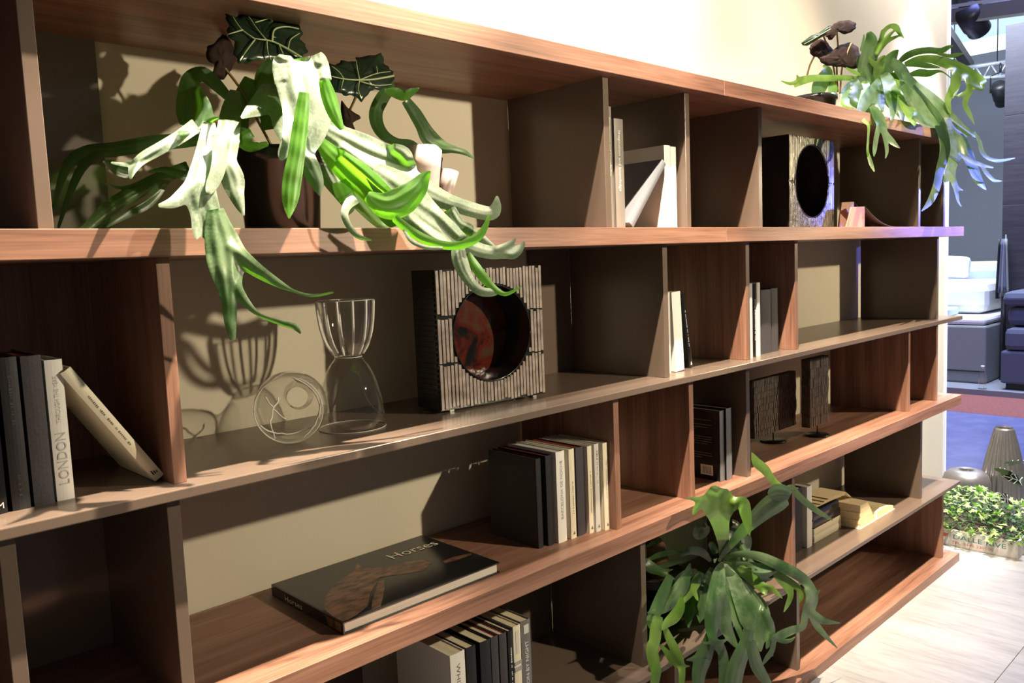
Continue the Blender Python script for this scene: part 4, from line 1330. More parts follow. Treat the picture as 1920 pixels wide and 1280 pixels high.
P2 = thing('potted_fern', 'staghorn fern with bronze-backed leaves standing on top of the bookcase at the right', 'plant', (2.885, 0.200, ZT1T))
lathe('pot', [(0.0, 0.0), (0.060, 0.0), (0.064, 0.004), (0.074, 0.070), (0.079, 0.072), (0.079, 0.088), (0.073, 0.086), (0.0, 0.070)], 'pot_plastic', P2, 40)
lathe('soil', [(0.0, 0.080), (0.05, 0.079), (0.072, 0.074)], 'soil', P2, 28)
for strips, mt in [
    ([([(600, 450, 40), (612, 400, 70), (625, 350, 90), (638, 300, 92), (648, 250, 80), (650, 205, 60), (640, 175, 30)], (0.15, 0.12))], 'fern_gloss'),
    ([([(650, 330, 20), (668, 290, 26), (685, 250, 26), (700, 205, 22), (715, 165, 22), (745, 138, 22), (778, 142, 34), (798, 172, 22), (820, 198, 6)], (0.15, 0.08)),
      ([(680, 285, 18), (712, 232, 26), (738, 190, 20), (768, 162, 10)], (0.12, 0.10)),
      ([(700, 250, 14), (740, 212, 20), (780, 192, 14), (800, 188, 4)], (0.12, 0.10)), ([(705, 200, 14), (708, 175, 18), (706, 158, 4)], (0.11, 0.11))], 'fern_lime'),
    ([([(612, 180, 6), (610, 210, 14), (600, 260, 20)], (0.14, 0.14))], D),
    ([([(620, 430, 40), (622, 480, 50), (604, 540, 46), (590, 590, 30), (612, 630, 20), (636, 655, 16), (634, 720, 12), (632, 790, 14), (648, 850, 22), (665, 892, 8)], (0.10, -0.02, -0.04))], 'fern_lime'),
    ([([(690, 420, 30), (660, 470, 56), (625, 530, 56), (598, 580, 36), (588, 610, 8)], (0.10, 0.0))], 'fern_gloss'),
    ([([(720, 390, 50), (745, 440, 70), (752, 500, 66), (762, 560, 40), (760, 610, 24), (752, 630, 6)], (0.08, -0.02)), ([(745, 470, 40), (790, 480, 30), (820, 500, 8)], (0.0, -0.03))], 'fern_gloss'),
    ([([(655, 560, 30), (685, 605, 56), (708, 650, 50), (722, 690, 30), (755, 735, 34), (798, 772, 6)], (0.0, -0.05)), ([(692, 650, 26), (676, 720, 26), (668, 780, 22), (664, 815, 6)], (-0.03, -0.05)),
      ([(708, 670, 24), (726, 740, 22), (732, 790, 18), (724, 826, 5)], (-0.03, -0.05))], 'fern_gloss'),
    ([([(795, 325, 20), (830, 295, 34), (880, 272, 36), (950, 262, 34), (1010, 266, 32), (1050, 248, 22), (1078, 236, 6)], (0.12, 0.05))], 'fern_gloss'),
    ([([(830, 330, 18), (890, 308, 30), (960, 308, 44), (1030, 325, 56), (1090, 348, 62), (1150, 380, 66), (1210, 425, 70), (1235, 440, 50)], (0.10, 0.0, -0.08)),
      ([(1090, 360, 40), (1094, 420, 52), (1075, 475, 50), (1050, 520, 34), (1056, 565, 24), (1064, 595, 5)], (-0.03, -0.06)),
      ([(1150, 395, 40), (1168, 450, 44), (1150, 500, 32), (1140, 545, 28), (1160, 590, 26), (1188, 648, 5)], (-0.06, -0.08)),
      ([(1165, 478, 26), (1130, 492, 26), (1097, 500, 6)], (-0.07, -0.08)), ([(1170, 440, 20), (1195, 455, 26), (1230, 466, 14)], (-0.08, -0.09))], 'fern_lime'),
    ([([(1000, 280, 14), (1060, 292, 20), (1095, 286, 20), (1128, 280, 6)], (0.02, 0.0))], 'fern_lime'),
    ([([(830, 340, 16), (880, 335, 28), (940, 342, 30), (1005, 352, 8)], (0.12, 0.08))], D),
    ([([(850, 390, 18), (900, 380, 40), (950, 382, 36), (1015, 372, 10), (1075, 415, 6)], (0.12, 0.06))], D),
    ([([(760, 320, 40), (800, 360, 66), (830, 420, 60), (800, 470, 24)], (0.12, 0.08))], D),
    ([([(820, 380, 30), (860, 440, 56), (900, 510, 70), (960, 580, 74), (1010, 640, 74), (1040, 720, 76), (1036, 800, 60), (1010, 880, 44), (992, 970, 42), (958, 1050, 34), (912, 1102, 5)], (0.08, -0.03, -0.06))], D),
    ([([(880, 430, 20), (950, 490, 40), (1020, 560, 54), (1085, 640, 60), (1140, 680, 40), (1208, 715, 14)], (0.05, -0.06, -0.08)),
      ([(1060, 620, 50), (1100, 700, 90), (1100, 780, 74), (1075, 850, 56), (1055, 915, 50), (1028, 948, 8)], (-0.05, -0.09)),
      ([(1110, 720, 60), (1150, 800, 62), (1180, 870, 54), (1210, 940, 44), (1248, 988, 8)], (-0.07, -0.10)),
      ([(1068, 890, 36), (1082, 950, 30), (1100, 980, 20), (1128, 992, 4)], (-0.09, -0.10)), ([(1080, 950, 20), (1096, 1010, 20), (1104, 1050, 12), (1120, 1077, 3)], (-0.10, -0.11))], 'fern_gloss'),
    ([([(1190, 690, 10), (1215, 740, 22), (1228, 790, 24), (1262, 825, 20), (1320, 838, 18), (1400, 824, 4)], (-0.10, -0.14)),
      ([(1110, 800, 14), (1170, 838, 26), (1220, 858, 20), (1285, 874, 8)], (-0.10, -0.13)), ([(1222, 858, 14), (1250, 900, 22), (1290, 940, 18), (1332, 944, 4)], (-0.12, -0.14))], 'fern_gloss'),
    ([([(790, 470, 30), (830, 540, 66), (862, 600, 60), (876, 655, 10)], (0.02, -0.05))], 'fern_lime'),
    ([([(820, 450, 40), (870, 520, 76), (920, 590, 70), (960, 625, 50), (1004, 650, 10)], (0.0, -0.05)), ([(880, 600, 40), (930, 640, 44), (980, 665, 8)], (-0.04, -0.06))], 'fern_gloss'),
    ([([(580, 408, 20), (500, 406, 30), (420, 408, 34), (350, 408, 36), (290, 420, 44), (262, 440, 26), (252, 455, 6)], (0.15, 0.10)), ([(280, 418, 26), (230, 436, 18), (180, 422, 5)], (0.10, 0.09)), ([(270, 410, 20), (262, 392, 6)], (0.1, 0.1))], 'fern_lime'),
    ([([(540, 470, 20), (515, 515, 44), (520, 550, 40), (555, 570, 8)], (0.08, 0.03))], 'fern_lime'),
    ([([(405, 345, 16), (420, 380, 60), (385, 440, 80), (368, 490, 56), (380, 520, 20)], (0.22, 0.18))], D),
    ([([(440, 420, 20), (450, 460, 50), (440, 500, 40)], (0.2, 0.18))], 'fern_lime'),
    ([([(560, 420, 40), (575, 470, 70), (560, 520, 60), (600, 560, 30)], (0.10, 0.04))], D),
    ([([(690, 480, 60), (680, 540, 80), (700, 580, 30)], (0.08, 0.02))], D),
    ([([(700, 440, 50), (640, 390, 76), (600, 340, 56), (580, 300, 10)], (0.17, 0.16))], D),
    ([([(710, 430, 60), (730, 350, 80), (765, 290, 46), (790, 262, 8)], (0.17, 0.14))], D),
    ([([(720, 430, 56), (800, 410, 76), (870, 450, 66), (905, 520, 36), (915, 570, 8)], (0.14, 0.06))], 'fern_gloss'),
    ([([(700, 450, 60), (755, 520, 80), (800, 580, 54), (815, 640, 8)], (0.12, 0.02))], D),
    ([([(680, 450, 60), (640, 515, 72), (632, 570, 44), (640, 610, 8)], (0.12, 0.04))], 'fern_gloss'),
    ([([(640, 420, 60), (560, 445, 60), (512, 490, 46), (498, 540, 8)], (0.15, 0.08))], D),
    ([([(700, 430, 40), (690, 380, 60), (700, 320, 40), (720, 290, 8)], (0.15, 0.12)), ([(700, 350, 40), (660, 330, 30), (640, 300, 8)], (0.14, 0.13))], 'fern_lime'),
    ([([(770, 430, 40), (830, 470, 60), (850, 540, 50), (880, 600, 30), (900, 640, 6)], (0.10, 0.0))], 'fern_lime'),
    ([([(520, 355, 10), (560, 375, 20), (590, 390, 12)], (0.15, 0.13))], 'fern_lime')]:
    frond(P2, [(U(s[0]), s[1], 0.12, 0.06) for s in strips], mt)


def U2(pts):
    return [(1400 + x / 2.783, y / 2.783) for x, y in pts]


alocasia(P2, U2([(455, 125), (480, 112), (530, 106), (568, 122), (566, 150), (540, 170), (505, 178), (480, 165), (462, 185), (440, 210), (420, 196), (412, 180), (430, 150)]), 0.15, [], None, mat='alocasia_under')
alocasia(P2, U2([(332, 240), (350, 215), (385, 205), (420, 222), (445, 255), (470, 280), (440, 312), (400, 325), (370, 300), (340, 290), (328, 262)]), 0.18, [], None, mat='alocasia_under')
alocasia(P2, U2([(378, 305), (420, 280), (480, 240), (540, 222), (580, 250), (592, 300), (588, 350), (540, 358), (500, 350), (440, 345), (400, 335)]), 0.17, [], None, mat='alocasia_under')
alocasia(P2, U2([(285, 225), (330, 190), (380, 170), (430, 135), (460, 140), (440, 175), (400, 190), (360, 212), (310, 240)]), 0.16, [U2([(440, 150), (380, 185), (300, 230)])], None, mat='alocasia_leaf')
for st in ([(400, 185, 0.17), (430, 270, 0.18), (455, 360, 0.19), (468, 480, 0.20)], [(470, 170, 0.15), (476, 250, 0.17), (470, 350, 0.19), (475, 480, 0.20)],
           [(545, 225, 0.16), (515, 300, 0.17), (495, 370, 0.19), (488, 490, 0.20)], [(360, 280, 0.18), (330, 340, 0.19), (315, 395, 0.2)]):
    q = catmull([(1400 + x / 2.783, y / 2.783, yy) for x, y, yy in st], 5)
    tube('leaf_stalk', [W(*p) - P2.location for p in q], 0.0034, 'stem', P2, 6)


# ---- fern in the lower compartments
def LW(pts):
    return [(1180 + x / 2.783, 820 + y / 2.783, w / 2.783 / 2) for x, y, w in pts]


P3 = thing('potted_fern', 'staghorn fern growing out of the lower compartments, fronds hanging over the thin shelf', 'plant', (1.840, 0.185, ZBT))
lathe('pot', [(0.0, 0.0), (0.075, 0.0), (0.079, 0.004), (0.092, 0.120), (0.097, 0.122), (0.097, 0.140), (0.092, 0.138), (0.0, 0.120)], 'pot_plastic', P3, 40)
lathe('soil', [(0.0, 0.134), (0.05, 0.132), (0.091, 0.126)], 'soil', P3, 28)
tube('root_stump', [(0.005, 0.0, 0.12), (0.0, -0.02, 0.18), (-0.02, -0.03, 0.225), (-0.035, -0.02, 0.265)], [0.040, 0.032, 0.028, 0.018], 'bark', P3, 12)
for strips, mt in [
    ([([(480, 620, 24), (488, 560, 50), (484, 500, 74), (474, 440, 96), (468, 390, 130), (466, 345, 170), (462, 310, 110), (458, 282, 70)], (0.06, -0.03, -0.06)),
      ([(430, 360, 60), (395, 330, 40), (350, 322, 26), (302, 316, 8)], (-0.05, -0.07)), ([(385, 330, 30), (360, 358, 40), (340, 385, 24), (334, 402, 6)], (-0.06, -0.07)),
      ([(540, 350, 60), (590, 340, 64), (606, 390, 62), (618, 450, 44), (628, 512, 6)], (-0.05, -0.08)), ([(460, 290, 60), (440, 272, 44), (420, 284, 10)], (-0.06, -0.06))], 'fern_lime'),
    ([([(470, 640, 18), (520, 570, 36), (580, 500, 56), (640, 440, 74), (710, 375, 100), (770, 335, 108), (815, 318, 70)], (0.06, -0.03, -0.07))], 'fern_gloss'),
    ([([(735, 300, 30), (770, 285, 84), (810, 290, 76), (832, 300, 30)], (-0.07, -0.075))], D),
    ([([(800, 262, 30), (765, 240, 36), (735, 205, 40), (705, 165, 50), (665, 130, 48), (640, 80, 8)], (-0.07, -0.05))], 'fern_lime'),
    ([([(818, 268, 30), (850, 258, 24), (880, 300, 34), (930, 345, 34), (990, 390, 28), (1030, 412, 18), (1060, 432, 5)], (-0.07, -0.03))], 'fern_lime'),
    ([([(490, 635, 16), (540, 612, 28), (610, 608, 40), (690, 625, 52), (770, 660, 58), (850, 700, 58), (910, 740, 54), (950, 790, 46), (968, 840, 36), (960, 890, 26)], (0.03, -0.06, -0.08)),
      ([(930, 790, 36), (945, 830, 46), (930, 870, 30), (918, 895, 8)], (-0.08, -0.09)), ([(965, 830, 14), (985, 805, 14), (998, 795, 4)], (-0.08, -0.08)),
      ([(925, 890, 34), (970, 930, 44), (1020, 958, 34), (1100, 968, 5)], (-0.08, -0.10)), ([(945, 915, 30), (975, 975, 36), (1020, 1030, 26), (1085, 1098, 5)], (-0.08, -0.10)),
      ([(920, 880, 24), (915, 935, 36), (905, 985, 36), (850, 1005, 44), (790, 1030, 46), (745, 1050, 24)], (-0.08, -0.09)), ([(750, 1040, 26), (800, 1062, 24), (840, 1058, 20), (864, 1040, 5)], (-0.09, -0.10)),
      ([(755, 1060, 24), (745, 1110, 28), (718, 1150, 26), (690, 1192, 6)], (-0.09, -0.09)), ([(735, 1130, 14), (752, 1140, 4)], (-0.09, -0.09))], 'fern_gloss'),
    ([([(495, 650, 18), (550, 680, 44), (610, 712, 56), (665, 755, 60), (700, 790, 44), (712, 818, 8)], (0.02, -0.05)), ([(690, 770, 26), (740, 785, 28), (770, 812, 22), (798, 838, 5)], (-0.04, -0.06)),
      ([(560, 660, 20), (600, 682, 22), (636, 686, 8)], (0.0, -0.02))], 'fern_lime'),
    ([([(560, 655, 16), (640, 662, 26), (710, 682, 40), (765, 690, 30)], (0.0, -0.04)), ([(655, 705, 20), (710, 708, 50), (760, 690, 30)], (-0.03, -0.05)), ([(690, 735, 16), (725, 742, 16), (745, 735, 5)], (-0.03, -0.04))], 'fern_gloss'),
    ([([(755, 690, 40), (790, 730, 56), (825, 775, 48), (842, 820, 32), (826, 870, 24), (806, 910, 5)], (-0.04, -0.07)), ([(800, 725, 30), (850, 760, 36), (888, 795, 30), (898, 835, 22), (882, 868, 6)], (-0.05, -0.07))], 'fern_lime'),
    ([([(482, 655, 18), (470, 700, 60), (460, 770, 84), (448, 850, 92), (436, 930, 90), (430, 1010, 60), (440, 1060, 30)], (0.02, -0.06, -0.09)), ([(470, 800, 60), (490, 900, 80), (500, 980, 70), (540, 1060, 40), (575, 1105, 8)], (-0.05, -0.08)),
      ([(430, 1040, 30), (460, 1072, 40), (500, 1058, 12)], (-0.09, -0.09)), ([(430, 1050, 20), (452, 1100, 18), (472, 1135, 4)], (-0.09, -0.09)), ([(430, 1068, 14), (400, 1072, 14), (375, 1064, 4)], (-0.09, -0.09))], 'fern_gloss'),
    ([([(495, 655, 18), (530, 720, 60), (570, 790, 90), (610, 870, 120), (645, 940, 140), (670, 1000, 110), (680, 1060, 50), (684, 1110, 16)], (0.02, -0.06, -0.09)),
      ([(690, 900, 40), (720, 960, 56), (742, 1010, 40), (730, 1070, 30), (715, 1100, 8)], (-0.08, -0.09)), ([(700, 920, 20), (728, 950, 18), (742, 966, 4)], (-0.08, -0.08))], 'fern_gloss'),
    ([([(620, 1010, 60), (605, 1080, 70), (580, 1140, 84), (555, 1210, 92), (540, 1290, 90)], (-0.08, -0.10))], D),
    ([([(640, 1070, 40), (650, 1130, 60), (665, 1190, 66), (700, 1250, 56), (735, 1295, 30)], (-0.09, -0.10))], D),
    ([([(475, 1080, 40), (490, 1150, 54), (492, 1220, 52), (488, 1290, 44)], (-0.08, -0.09))], D),
    ([([(420, 1010, 30), (410, 1080, 70), (385, 1150, 90), (365, 1220, 76), (358, 1290, 60)], (-0.07, -0.09)), ([(400, 1130, 50), (350, 1150, 36), (300, 1160, 8)], (-0.08, -0.08))], D),
    ([([(316, 660, 12), (300, 715, 46), (270, 780, 76), (225, 845, 80), (170, 895, 50), (130, 908, 26), (96, 912, 8)], (0.05, -0.02))], 'fern_gloss'),
    ([([(270, 830, 20), (265, 885, 50), (235, 935, 64), (195, 970, 44), (172, 1002, 10)], (-0.01, -0.04))], 'fern_lime'),
    ([([(212, 728, 40), (185, 790, 56), (158, 850, 60), (140, 900, 66), (120, 950, 60), (110, 990, 20)], (0.02, -0.02))], D),
    ([([(150, 940, 50), (140, 990, 62), (132, 1060, 60), (118, 1100, 62), (128, 1170, 62), (140, 1220, 52), (130, 1290, 46)], (-0.03, -0.06))], 'fern_lime'),
    ([([(185, 990, 26), (205, 1040, 40), (235, 1100, 48), (262, 1160, 44), (275, 1220, 36), (272, 1290, 30)], (-0.03, -0.06)), ([(165, 1085, 16), (195, 1120, 30), (225, 1165, 34), (265, 1190, 28), (315, 1192, 5)], (-0.03, -0.05))], 'fern_lime'),
    ([([(80, 650, 50), (110, 675, 60), (160, 700, 40), (200, 722, 24), (236, 738, 6)], (0.06, 0.02)), ([(140, 690, 30), (190, 695, 20), (225, 688, 6)], (0.05, 0.03))], D),
    ([([(95, 640, 16), (150, 615, 28), (210, 600, 26), (275, 598, 8)], (0.12, 0.10))], D),
    ([([(110, 690, 14), (170, 672, 24), (230, 655, 26), (300, 640, 6)], (0.10, 0.08))], D),
    ([([(90, 570, 10), (120, 550, 20), (145, 545, 16), (150, 530, 5)], (0.14, 0.12))], D),
    ([([(372, 710, 40), (345, 760, 52), (315, 810, 44), (290, 850, 20), (276, 872, 5)], (0.06, 0.0)), ([(335, 790, 20), (348, 825, 22), (358, 850, 6)], (0.03, 0.02))], 'fern_lime'),
    ([([(360, 780, 40), (330, 860, 70), (310, 940, 44), (310, 990, 8)], (0.08, 0.03))], D),
    ([([(440, 600, 20), (430, 560, 36), (450, 600, 30), (445, 650, 10)], (0.05, 0.03))], 'fern_gloss'),
    ([([(370, 470, 20), (362, 500, 60), (380, 480, 80), (400, 460, 20)], (0.18, 0.14))], D),
    ([([(500, 620, 20), (540, 580, 50), (580, 570, 50), (610, 600, 10)], (0.06, 0.02))], D),
    ([([(610, 480, 20), (612, 540, 56), (604, 600, 40), (600, 640, 10)], (0.06, 0.02))], 'fern_gloss'),
    ([([(440, 690, 50), (400, 790, 84), (380, 890, 72), (368, 965, 8)], (0.08, 0.02))], D),
    ([([(500, 700, 60), (555, 800, 96), (598, 900, 96), (622, 985, 24)], (0.06, 0.0))], D),
    ([([(350, 700, 30), (300, 715, 54), (240, 760, 40), (205, 825, 8)], (0.10, 0.05))], D),
    ([([(515, 640, 26), (600, 640, 46), (655, 690, 46), (682, 748, 8)], (0.05, 0.01))], 'fern_gloss'),
    ([([(420, 640, 20), (380, 600, 44), (320, 590, 40), (270, 620, 8)], (0.12, 0.09))], D),
    ([([(500, 690, 40), (620, 800, 50), (700, 880, 44), (740, 965, 6)], (0.0, -0.05))], 'fern_gloss'),
    ([([(470, 690, 40), (520, 850, 60), (560, 960, 44), (585, 1060, 8)], (0.0, -0.07))], 'fern_gloss'),
    ([([(540, 430, 10), (560, 460, 40), (545, 500, 50), (530, 560, 20)], (0.08, 0.04))], D)]:
    frond(P3, [(LW(s[0]), s[1], 0.12, 0.06) for s in strips], mt)

# ================================================================== CRATE OF IVY, METAL VASES
cr = thing('ivy_crate', 'low pale wooden crate of trailing ivy lettered DALLE RIVE', 'planter', (4.02, -0.185, 0.0))
CL, CW, CH = 0.54, 0.42, 0.078
box('board', (0.0, 0.0, 0.0), (0.010, CL, CH), 'crate_board', cr, 0.001)
box('board', (CW - 0.01, 0.0, 0.0), (CW, CL, CH), 'crate_board', cr, 0.001)
box('end_board', (0.0105, 0.0, 0.0), (CW - 0.0105, 0.010, CH), 'crate_board', cr, 0.001)
box('end_board', (0.0105, CL - 0.010, 0.0), (CW - 0.0105, CL, CH), 'crate_board', cr, 0.001)
box('soil', (0.011, 0.011, 0.004), (CW - 0.011, CL - 0.011, CH - 0.012), 'soil', cr)
text('lettering', 'DALLE RIVE', 0.030, 'ink_green', cr, (-0.0004, 0.270, 0.036), (0, -1, 0), (0, 0, 1), length=0.222)
text('lettering', 'TEL. 0445 230100', 0.016, 'ink_red', cr, (-0.0004, 0.275, 0.014), (0, -1, 0), (0, 0, 1), length=0.175)
mark(cr, [(-0.0004, 0.325, 0.040), (-0.0004, 0.300, 0.040), (-0.0004, 0.286, 0.056), (-0.0004, 0.325, 0.060)], 'ink_red')

ivy_pts = [(0, 0), (0.22, -0.10), (0.50, -0.28), (0.44, 0.06), (0.72, 0.30), (0.36, 0.36), (0.20, 0.62), (0.0, 1.0), (-0.20, 0.62), (-0.36, 0.36), (-0.72, 0.30), (-0.44, 0.06), (-0.50, -0.28), (-0.22, -0.10)]
ivy_me = bpy.data.meshes.new('leaf')
ivy_me.from_pydata([(x, y, 0.12 * (x * x) - 0.10 * y * y) for x, y in ivy_pts] + [(0, 0.25, 0.08)], [], [(14, i, (i + 1) % 14) for i in range(14)])
ivy_me.materials.append(MAT['ivy'])
ivy2 = ivy_me.copy()
ivy2.materials.clear()
ivy2.materials.append(MAT['ivy_deep'])


def ivy_height(x, y):
    return CH + 0.010 + 0.125 * max(0.0, 1 - ((x - 0.20) / 0.28) ** 2) * max(0.25, 1 - ((y - 0.30) / 0.42) ** 2)


for k in range(290):
    edge = k < 70
    x = random.uniform(-0.035, 0.02) if edge else random.uniform(-0.02, 0.36)
    y = random.uniform(-0.03, 0.525)
    zz = (random.uniform(CH - 0.015, CH + 0.03) if edge else ivy_height(x, y) + random.uniform(-0.015, 0.025))
    o = bpy.data.objects.new('leaf', ivy_me)
    COL.objects.link(o)
    o.parent = cr
    o.location = (x, y, zz)
    s = random.uniform(0.018, 0.032)
    o.scale = (s, s, s)
    o.rotation_euler = (random.uniform(-0.3, 1.1), random.uniform(-0.9, 0.3), random.uniform(0, 6.28))
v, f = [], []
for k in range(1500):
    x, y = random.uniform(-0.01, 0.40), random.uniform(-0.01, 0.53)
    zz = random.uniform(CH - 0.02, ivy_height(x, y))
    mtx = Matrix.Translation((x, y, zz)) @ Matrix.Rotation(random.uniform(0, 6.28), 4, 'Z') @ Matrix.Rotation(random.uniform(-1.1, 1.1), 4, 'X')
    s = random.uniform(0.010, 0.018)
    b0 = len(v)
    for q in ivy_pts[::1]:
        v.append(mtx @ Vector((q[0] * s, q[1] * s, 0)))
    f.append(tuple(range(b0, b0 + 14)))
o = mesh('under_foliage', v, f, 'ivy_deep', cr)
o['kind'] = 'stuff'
for k in range(6):
    y0 = random.uniform(0.05, 0.42)
    tube('vine', [(0.05, y0, CH + 0.03), (0.0, y0 + 0.02, CH + 0.04), (-0.03, y0 + 0.05, CH + 0.005), (-0.035, y0 + 0.06, CH - 0.03)], 0.0015, 'stem', cr, 5)
for px, py, s, rz, ry in [(1888, 935, 0.070, 1.0, -0.9), (1880, 885, 0.080, 2.2, -0.7), (1908, 900, 0.075, 0.2, -0.7), (1898, 868, 0.070, 2.9, -0.5)]:
    p = WX(px, py, 4.20) - Vector(cr.location)
    leaf = mesh('leaf_blade', [(x * s * 0.8, (y - 0.3) * s, 0.0) for x, y in [(0, 0.1), (0.3, -0.12), (0.52, 0.05), (0.5, 0.35), (0.3, 0.75), (0, 1.15), (-0.3, 0.75), (-0.5, 0.35), (-0.52, 0.05), (-0.3, -0.12)]],
                [tuple(range(10))], 'alocasia_leaf', cr)
    leaf.location = p
    leaf.rotation_euler = (0.4, ry, rz)
    sd = leaf.modifiers.new('thickness', 'SOLIDIFY')
    sd.thickness = 0.001
    for q in [[(0, -0.2), (0, 0.8)], [(0, 0.0), (0.36, 0.2)], [(0, 0.0), (-0.36, 0.2)], [(0, 0.25), (0.28, 0.5)], [(0, 0.25), (-0.28, 0.5)], [(0, -0.1), (0.3, -0.25)], [(0, -0.1), (-0.3, -0.25)]]:
        tube('vein', [(q[0][0] * s, q[0][1] * s, 0.0012), (q[1][0] * s, q[1][1] * s, 0.0012)], 0.0018, 'ink_white', leaf, 5)

c1 = WX(1812, 872, 4.58)
vs_ = thing('squat_vase', 'squat round brushed metal vase behind the ivy', 'vase', (4.58, c1.y, 0.0))
lathe('body', [(0.0, 0.0), (0.075, 0.0), (0.100, 0.03), (0.116, 0.10), (0.115, 0.165), (0.102, 0.205), (0.075, 0.226), (0.040, 0.232), (0.034, 0.230), (0.030, 0.215), (0.060, 0.19), (0.0, 0.17)], 'steel_matte', vs_, 48)
c2 = WX(1882, 850, 4.75)
vs2 = thing('cone_vase', 'tall fluted metal cone vase with an open round mouth behind the ivy', 'vase', (4.75, c2.y, 0.0))
n, prof = 96, [(0.020, 0.30), (0.090, 0.0), (0.120, 0.0)]
v, f = [], []
rows = [(0.108, 0.0), (0.106, 0.08), (0.098, 0.20), (0.080, 0.29), (0.062, 0.365), (0.047, 0.432), (0.041, 0.440), (0.038, 0.432), (0.042, 0.38), (0.0, 0.36)]
for r_, z_ in rows:
    for k in range(n):
        a = 2 * math.pi * k / n
        fl_ = 0.0022 * (1 if k % 4 < 2 else -1) if 0.01 < r_ and z_ < 0.40 and r_ > 0.045 else 0
        v.append(((r_ + fl_) * math.cos(a), (r_ + fl_) * math.sin(a), z_))
for j in range(len(rows) - 1):
    for k in range(n):
        k2 = (k + 1) % n
        f.append((j * n + k, j * n + k2, (j + 1) * n + k2, (j + 1) * n + k))
mesh('body', v, f, 'steel_matte', vs2)

# ================================================================== THE NEIGHBOURING STAND
tag(box('floor_aisle', (4.9, -3.5, -0.05), (7.35, 6.0, -0.002), 'blue_floor'), kind='structure')
tag(box('floor_carpet', (7.35, -3.5, -0.05), (8.25, 6.0, -0.001), 'red_carpet'), kind='structure')
tag(box('floor_platform', (8.25, -3.5, -0.05), (14.0, 6.5, 0.05), 'grey_wall'), kind='structure')
tag(box('wall_far', (12.6, -2.0, 0.0), (12.7, 7.0, 3.95), 'grey_wall'), kind='structure')


def plate_x(name, pxs, x, mat, parent, depth=0.05, bevel=0.0):
    """Upright box at distance x whose camera-facing side covers the picture rectangle (l, t, r, b)."""
    l, t, r, b_ = pxs
    a, c = WX(l, b_, x), WX(r, t, x)
    o3 = parent.location if parent else Vector((0, 0, 0))
    lo = Vector((x, min(a.y, c.y), min(a.z, c.z))) - o3
    hi = Vector((x + depth, max(a.y, c.y), max(a.z, c.z))) - o3
    return box(name, lo, hi, mat, parent, bevel)


p = WX(1777, 720, 8.7)
bed = thing('daybed', 'white upholstered daybed beyond the aisle, grey base below white cushions', 'sofa', (8.6, 1.6, 0.05))
box('base', (0.0, -0.322, 0.0), (1.6, 1.2, 0.56), 'sofa_grey', bed, 0.02)
box('base_joint', (-0.006, -0.315, 0.115), (0.0, 1.19, 0.125), 'lamp_black', bed)
box('mattress', (0.02, -0.31, 0.562), (1.6, 1.18, 0.64), 'linen_white', bed, 0.03)
box('seat_cushion', (0.35, -0.22, 0.645), (1.3, 1.1, 0.96), 'linen_white', bed, 0.09)
box('throw', (0.015, 0.02, 0.642), (0.33, 1.1, 0.72), 'linen_blue', bed, 0.02)
box('back_cushion', (1.32, -0.20, 0.66), (1.55, 1.15, 1.10), 'linen_blue', bed, 0.06)
box('headboard', (1.62, -0.10, 0.0), (1.80, 1.3, 1.14), 'linen_cream', bed, 0.04)
cu = thing('cushion', 'white scatter cushion propped at the left end of the daybed', 'cushion', (9.75, 1.85, 1.012))
cu.rotation_euler = (0.1, -0.3, 0.2)
box('pad', (0.0, -0.06, 0.0), (0.10, 0.35, 0.24), 'linen_white', cu, 0.045)

so = thing('sofa', 'dark blue sofa at the right picture edge beyond the aisle', 'sofa', (8.35, 0.10, 0.05))
box('base', (0.0, 0.0, 0.06), (0.60, 0.985, 0.36), 'sofa_navy', so, 0.02)
box('plinth', (0.05, 0.03, 0.0), (0.56, 0.95, 0.06), 'lamp_black', so)
box('seat_cushion', (-0.005, 0.0, 0.362), (0.58, 0.96, 0.57), 'sofa_navy', so, 0.05)
box('back_cushion', (0.10, 0.0, 0.575), (0.50, 0.97, 0.76), 'sofa_navy', so, 0.06)
box('arm_cushion', (0.05, 0.0, 0.765), (0.55, 1.0, 0.90), 'sofa_navy', so, 0.06)

bt = thing('water_bottle', 'small clear plastic bottle standing on the platform edge before the daybed', 'bottle', tuple(WX(1842, 727, 8.32).xy) + (0.05,))
bt.location.z = 0.05
lathe('body', [(0.0, 0.0), (0.034, 0.0), (0.036, 0.01), (0.033, 0.05), (0.036, 0.09), (0.034, 0.13), (0.014, 0.18), (0.012, 0.20), (0.0, 0.20)], 'clear_glass', bt, 24)
lathe('cap', [(0.0, 0.218), (0.015, 0.218), (0.016, 0.201), (0.0, 0.201)], 'linen_white', bt, 20)

dp = thing('dark_screen', 'tall dark wood screen panel at the right picture edge', 'panel', (9.02, 0.0, 0.05))
a_, c_ = WX(1886, 560, 9.02), WX(1886, 47, 9.02)
for k in range(4):
    z0 = 0.0 + k * (c_.z - 0.05) / 4
    box('panel_board', (0.0, 0.2, z0 + 0.002), (0.06, c_.y, z0 + (c_.z - 0.05) / 4 - 0.002), 'dark_panel', dp, 0.002)
